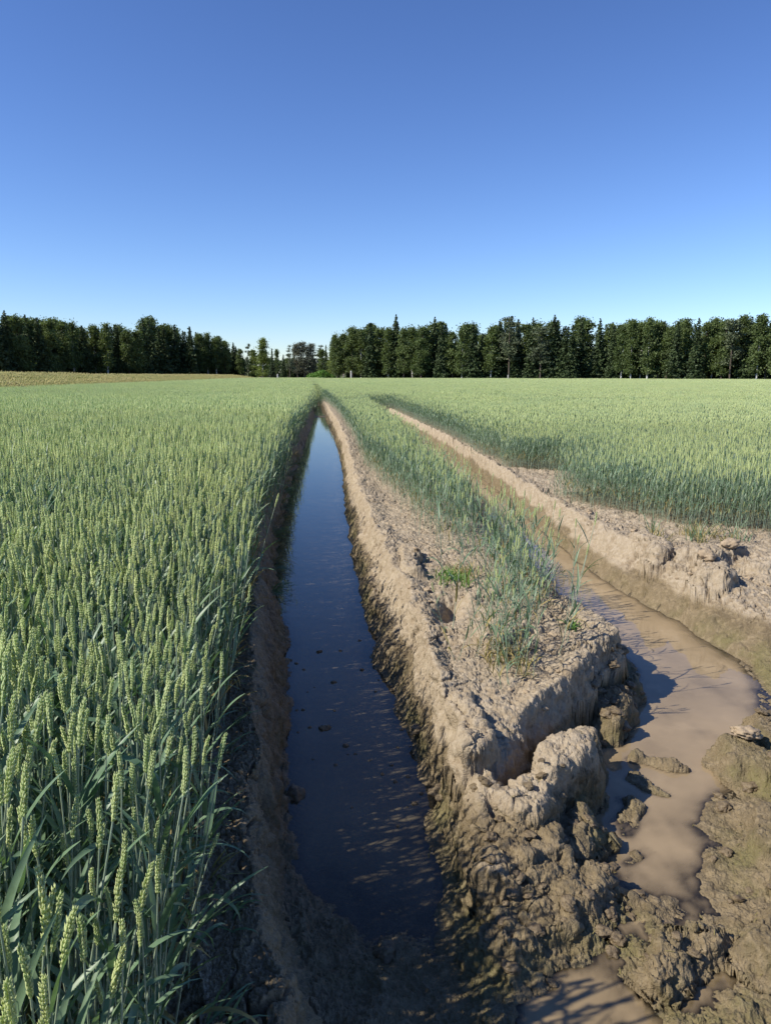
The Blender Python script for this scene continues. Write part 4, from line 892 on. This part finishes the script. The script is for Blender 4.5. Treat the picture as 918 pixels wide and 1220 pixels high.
for k in range(60):
    x = random.uniform(1.35, 2.3); y = random.uniform(1.75, 3.4)
    if x < 1.3+(y-2.1)*.55: continue
    clod(x, y, random.uniform(.010, .032), 'wet mud clod on the trampled ground right of the brown puddle', 'clods right of the brown puddle', sink=.25)
for k in range(34):
    x = random.uniform(1.35, 1.85); y = 3.1+(x-1.35)*1.5+random.uniform(-.05, .25)
    clod(x, y, random.uniform(.012, .034), 'wet mud clod heaped at the shaded foot of the ridge beside the puddle', 'clods at the foot of the ridge', sink=.2)
for k in range(70):
    y = random.uniform(3.0, 8.5); x = float(ctl(y, 7))+random.uniform(-.05, .9) if random.random() < .5 else float(ctl(y, 17))+random.uniform(-.06, .5)
    side = 'middle ridge' if x < 2.2 else 'bank right of the brown puddle'
    clod(x, y, random.uniform(.010, .03), f'pale dry clod lying on the {side}', f'dry clods on the {side}', dry=True, sink=.25)
for (x, y, r, lab) in [(1.98, 3.02, .055, 'pale dry clod topping the mud at the right edge near the puddle'), (2.03, 2.72, .05, 'pale dry clod below the topmost one at the right edge'), (1.42, 1.74, .05, 'large clod at the bottom right of the photo'), (3.02, 5.3, .07, 'large dry clod beside the shaded hollow on the right bank'), (3.35, 5.55, .06, 'dry clod right of the shaded hollow on the right bank')]:
    clod(x, y, r, lab, 'large dry clods on the right', dry=True, sink=.1)

def weed(x, y, n, h, w, mat, lab, name='weed_tuft', spread=.05, az=None, up=(.6, 1.4), cat='weed', group=None):
    r = random.Random(int(x*997+y*131)); z = float(ground_at([x], [y])[0]); root = empty(name, (x, y, z-.01)); tag(root, lab, cat, group)
    mb = MB()
    for k in range(n):
        a = r.uniform(0, 6.28) if az is None else az+r.uniform(-.8, .8); p = Vector((r.uniform(-spread, spread), r.uniform(-spread, spread)*1.5, 0)); L = h*r.uniform(.6, 1.15)
        lp, sd = leaf_pts(p, a, L, r.uniform(*up), r.uniform(.4, 1.8), 5, r); mb.ribbon(lp, [w*min(1, .5+2*k2/5)*(1-(k2/5)**2.2)+.0003 for k2 in range(6)], sd, .25)
    link('blades', mb.mesh('blades', mat), None, root)
weed(1.0, 5.15, 90, .16, .004, M_WEED, 'yellow green grass tuft low on the middle ridge behind the front clump', spread=.12)
weed(1.12, 5.35, 60, .13, .004, M_LEAFY, 'dried yellow grass tuft beside the green tuft on the middle ridge', spread=.10)
weed(1.50, 4.05, 14, .10, .008, M_WEED, 'small bright green weed on the right part of the ridge end', spread=.03)
weed(.98, 3.52, 70, .13, .0035, M_LEAFY, 'dead yellow leaves round the foot of the foremost wheat clump', spread=.11)
weed(1.0, 3.66, 50, .14, .0035, M_LEAFY, 'withered blades behind the foot of the foremost wheat clump', spread=.12)
random.seed(9)
for k in range(26):
    y = 5.8+k*.42+random.uniform(-.2, .2); x = float(ctl(y, 2))-.05
    weed(x, y, 26, random.uniform(.12, .28), .003, random.choice([M_LEAF, M_WEED, M_LEAFY]), 'thin grass tuft hanging from the shaded bank over the water', 'grass_tuft', .05, 0., (.0, .9), 'grass', 'grass tufts hanging over the left rut')
for k in range(16):
    y = random.uniform(1.4, 5.5); x = float(ctl(y, 0))+random.uniform(-.04, .07)
    weed(x, y, 5, random.uniform(.07, .17), .004, random.choice([M_LEAF, M_LEAF, M_LEAFY]), 'loose green blades spilling from the wheat edge onto the left bank', 'grass_tuft', .03, 0., (.3, 1.2), 'grass', 'loose blades along the left bank')
for k in range(16):
    x = random.uniform(2.95, 3.9); y = random.uniform(5.95, 6.5)
    weed(x, y, 12, random.uniform(.14, .3), .004, random.choice([M_LEAF, M_LEAFY]), 'thin blades growing on the bare strip before the right field', 'grass_tuft', .05, None, (.8, 1.4), 'grass', 'blades before the right field')
# husks and bits of straw lying about
mb = MB(); r = random.Random(4)
for k in range(420):
    if r.random() < .45: y = r.uniform(1.6, 5); x = float(ctl(y, 0))+r.uniform(0, .25)
    elif r.random() < .6: y = r.uniform(1.7, 2.9); x = r.uniform(.5, 1.9)
    else: y = r.uniform(3.2, 8); x = float(ctl(y, 7))+r.uniform(0, 1.2)
    z = float(ground_at([x], [y])[0])
    if z < -.29: continue
    a = r.uniform(0, 3.14); L = r.uniform(.004, .016); d = Vector((math.cos(a), math.sin(a), r.uniform(-.2, .3)))*L; p = Vector((x, y, z+.004))
    mb.ribbon([p-d, p, p+d], [.0009, .0014, .0006], (-math.sin(a), math.cos(a), 0), .3, 0)
o = link('straw_litter', mb.mesh('straw_litter', M_LEAFY)); tag(o, 'pale bits of straw and husk strewn over the mud banks', 'straw', kind='stuff')
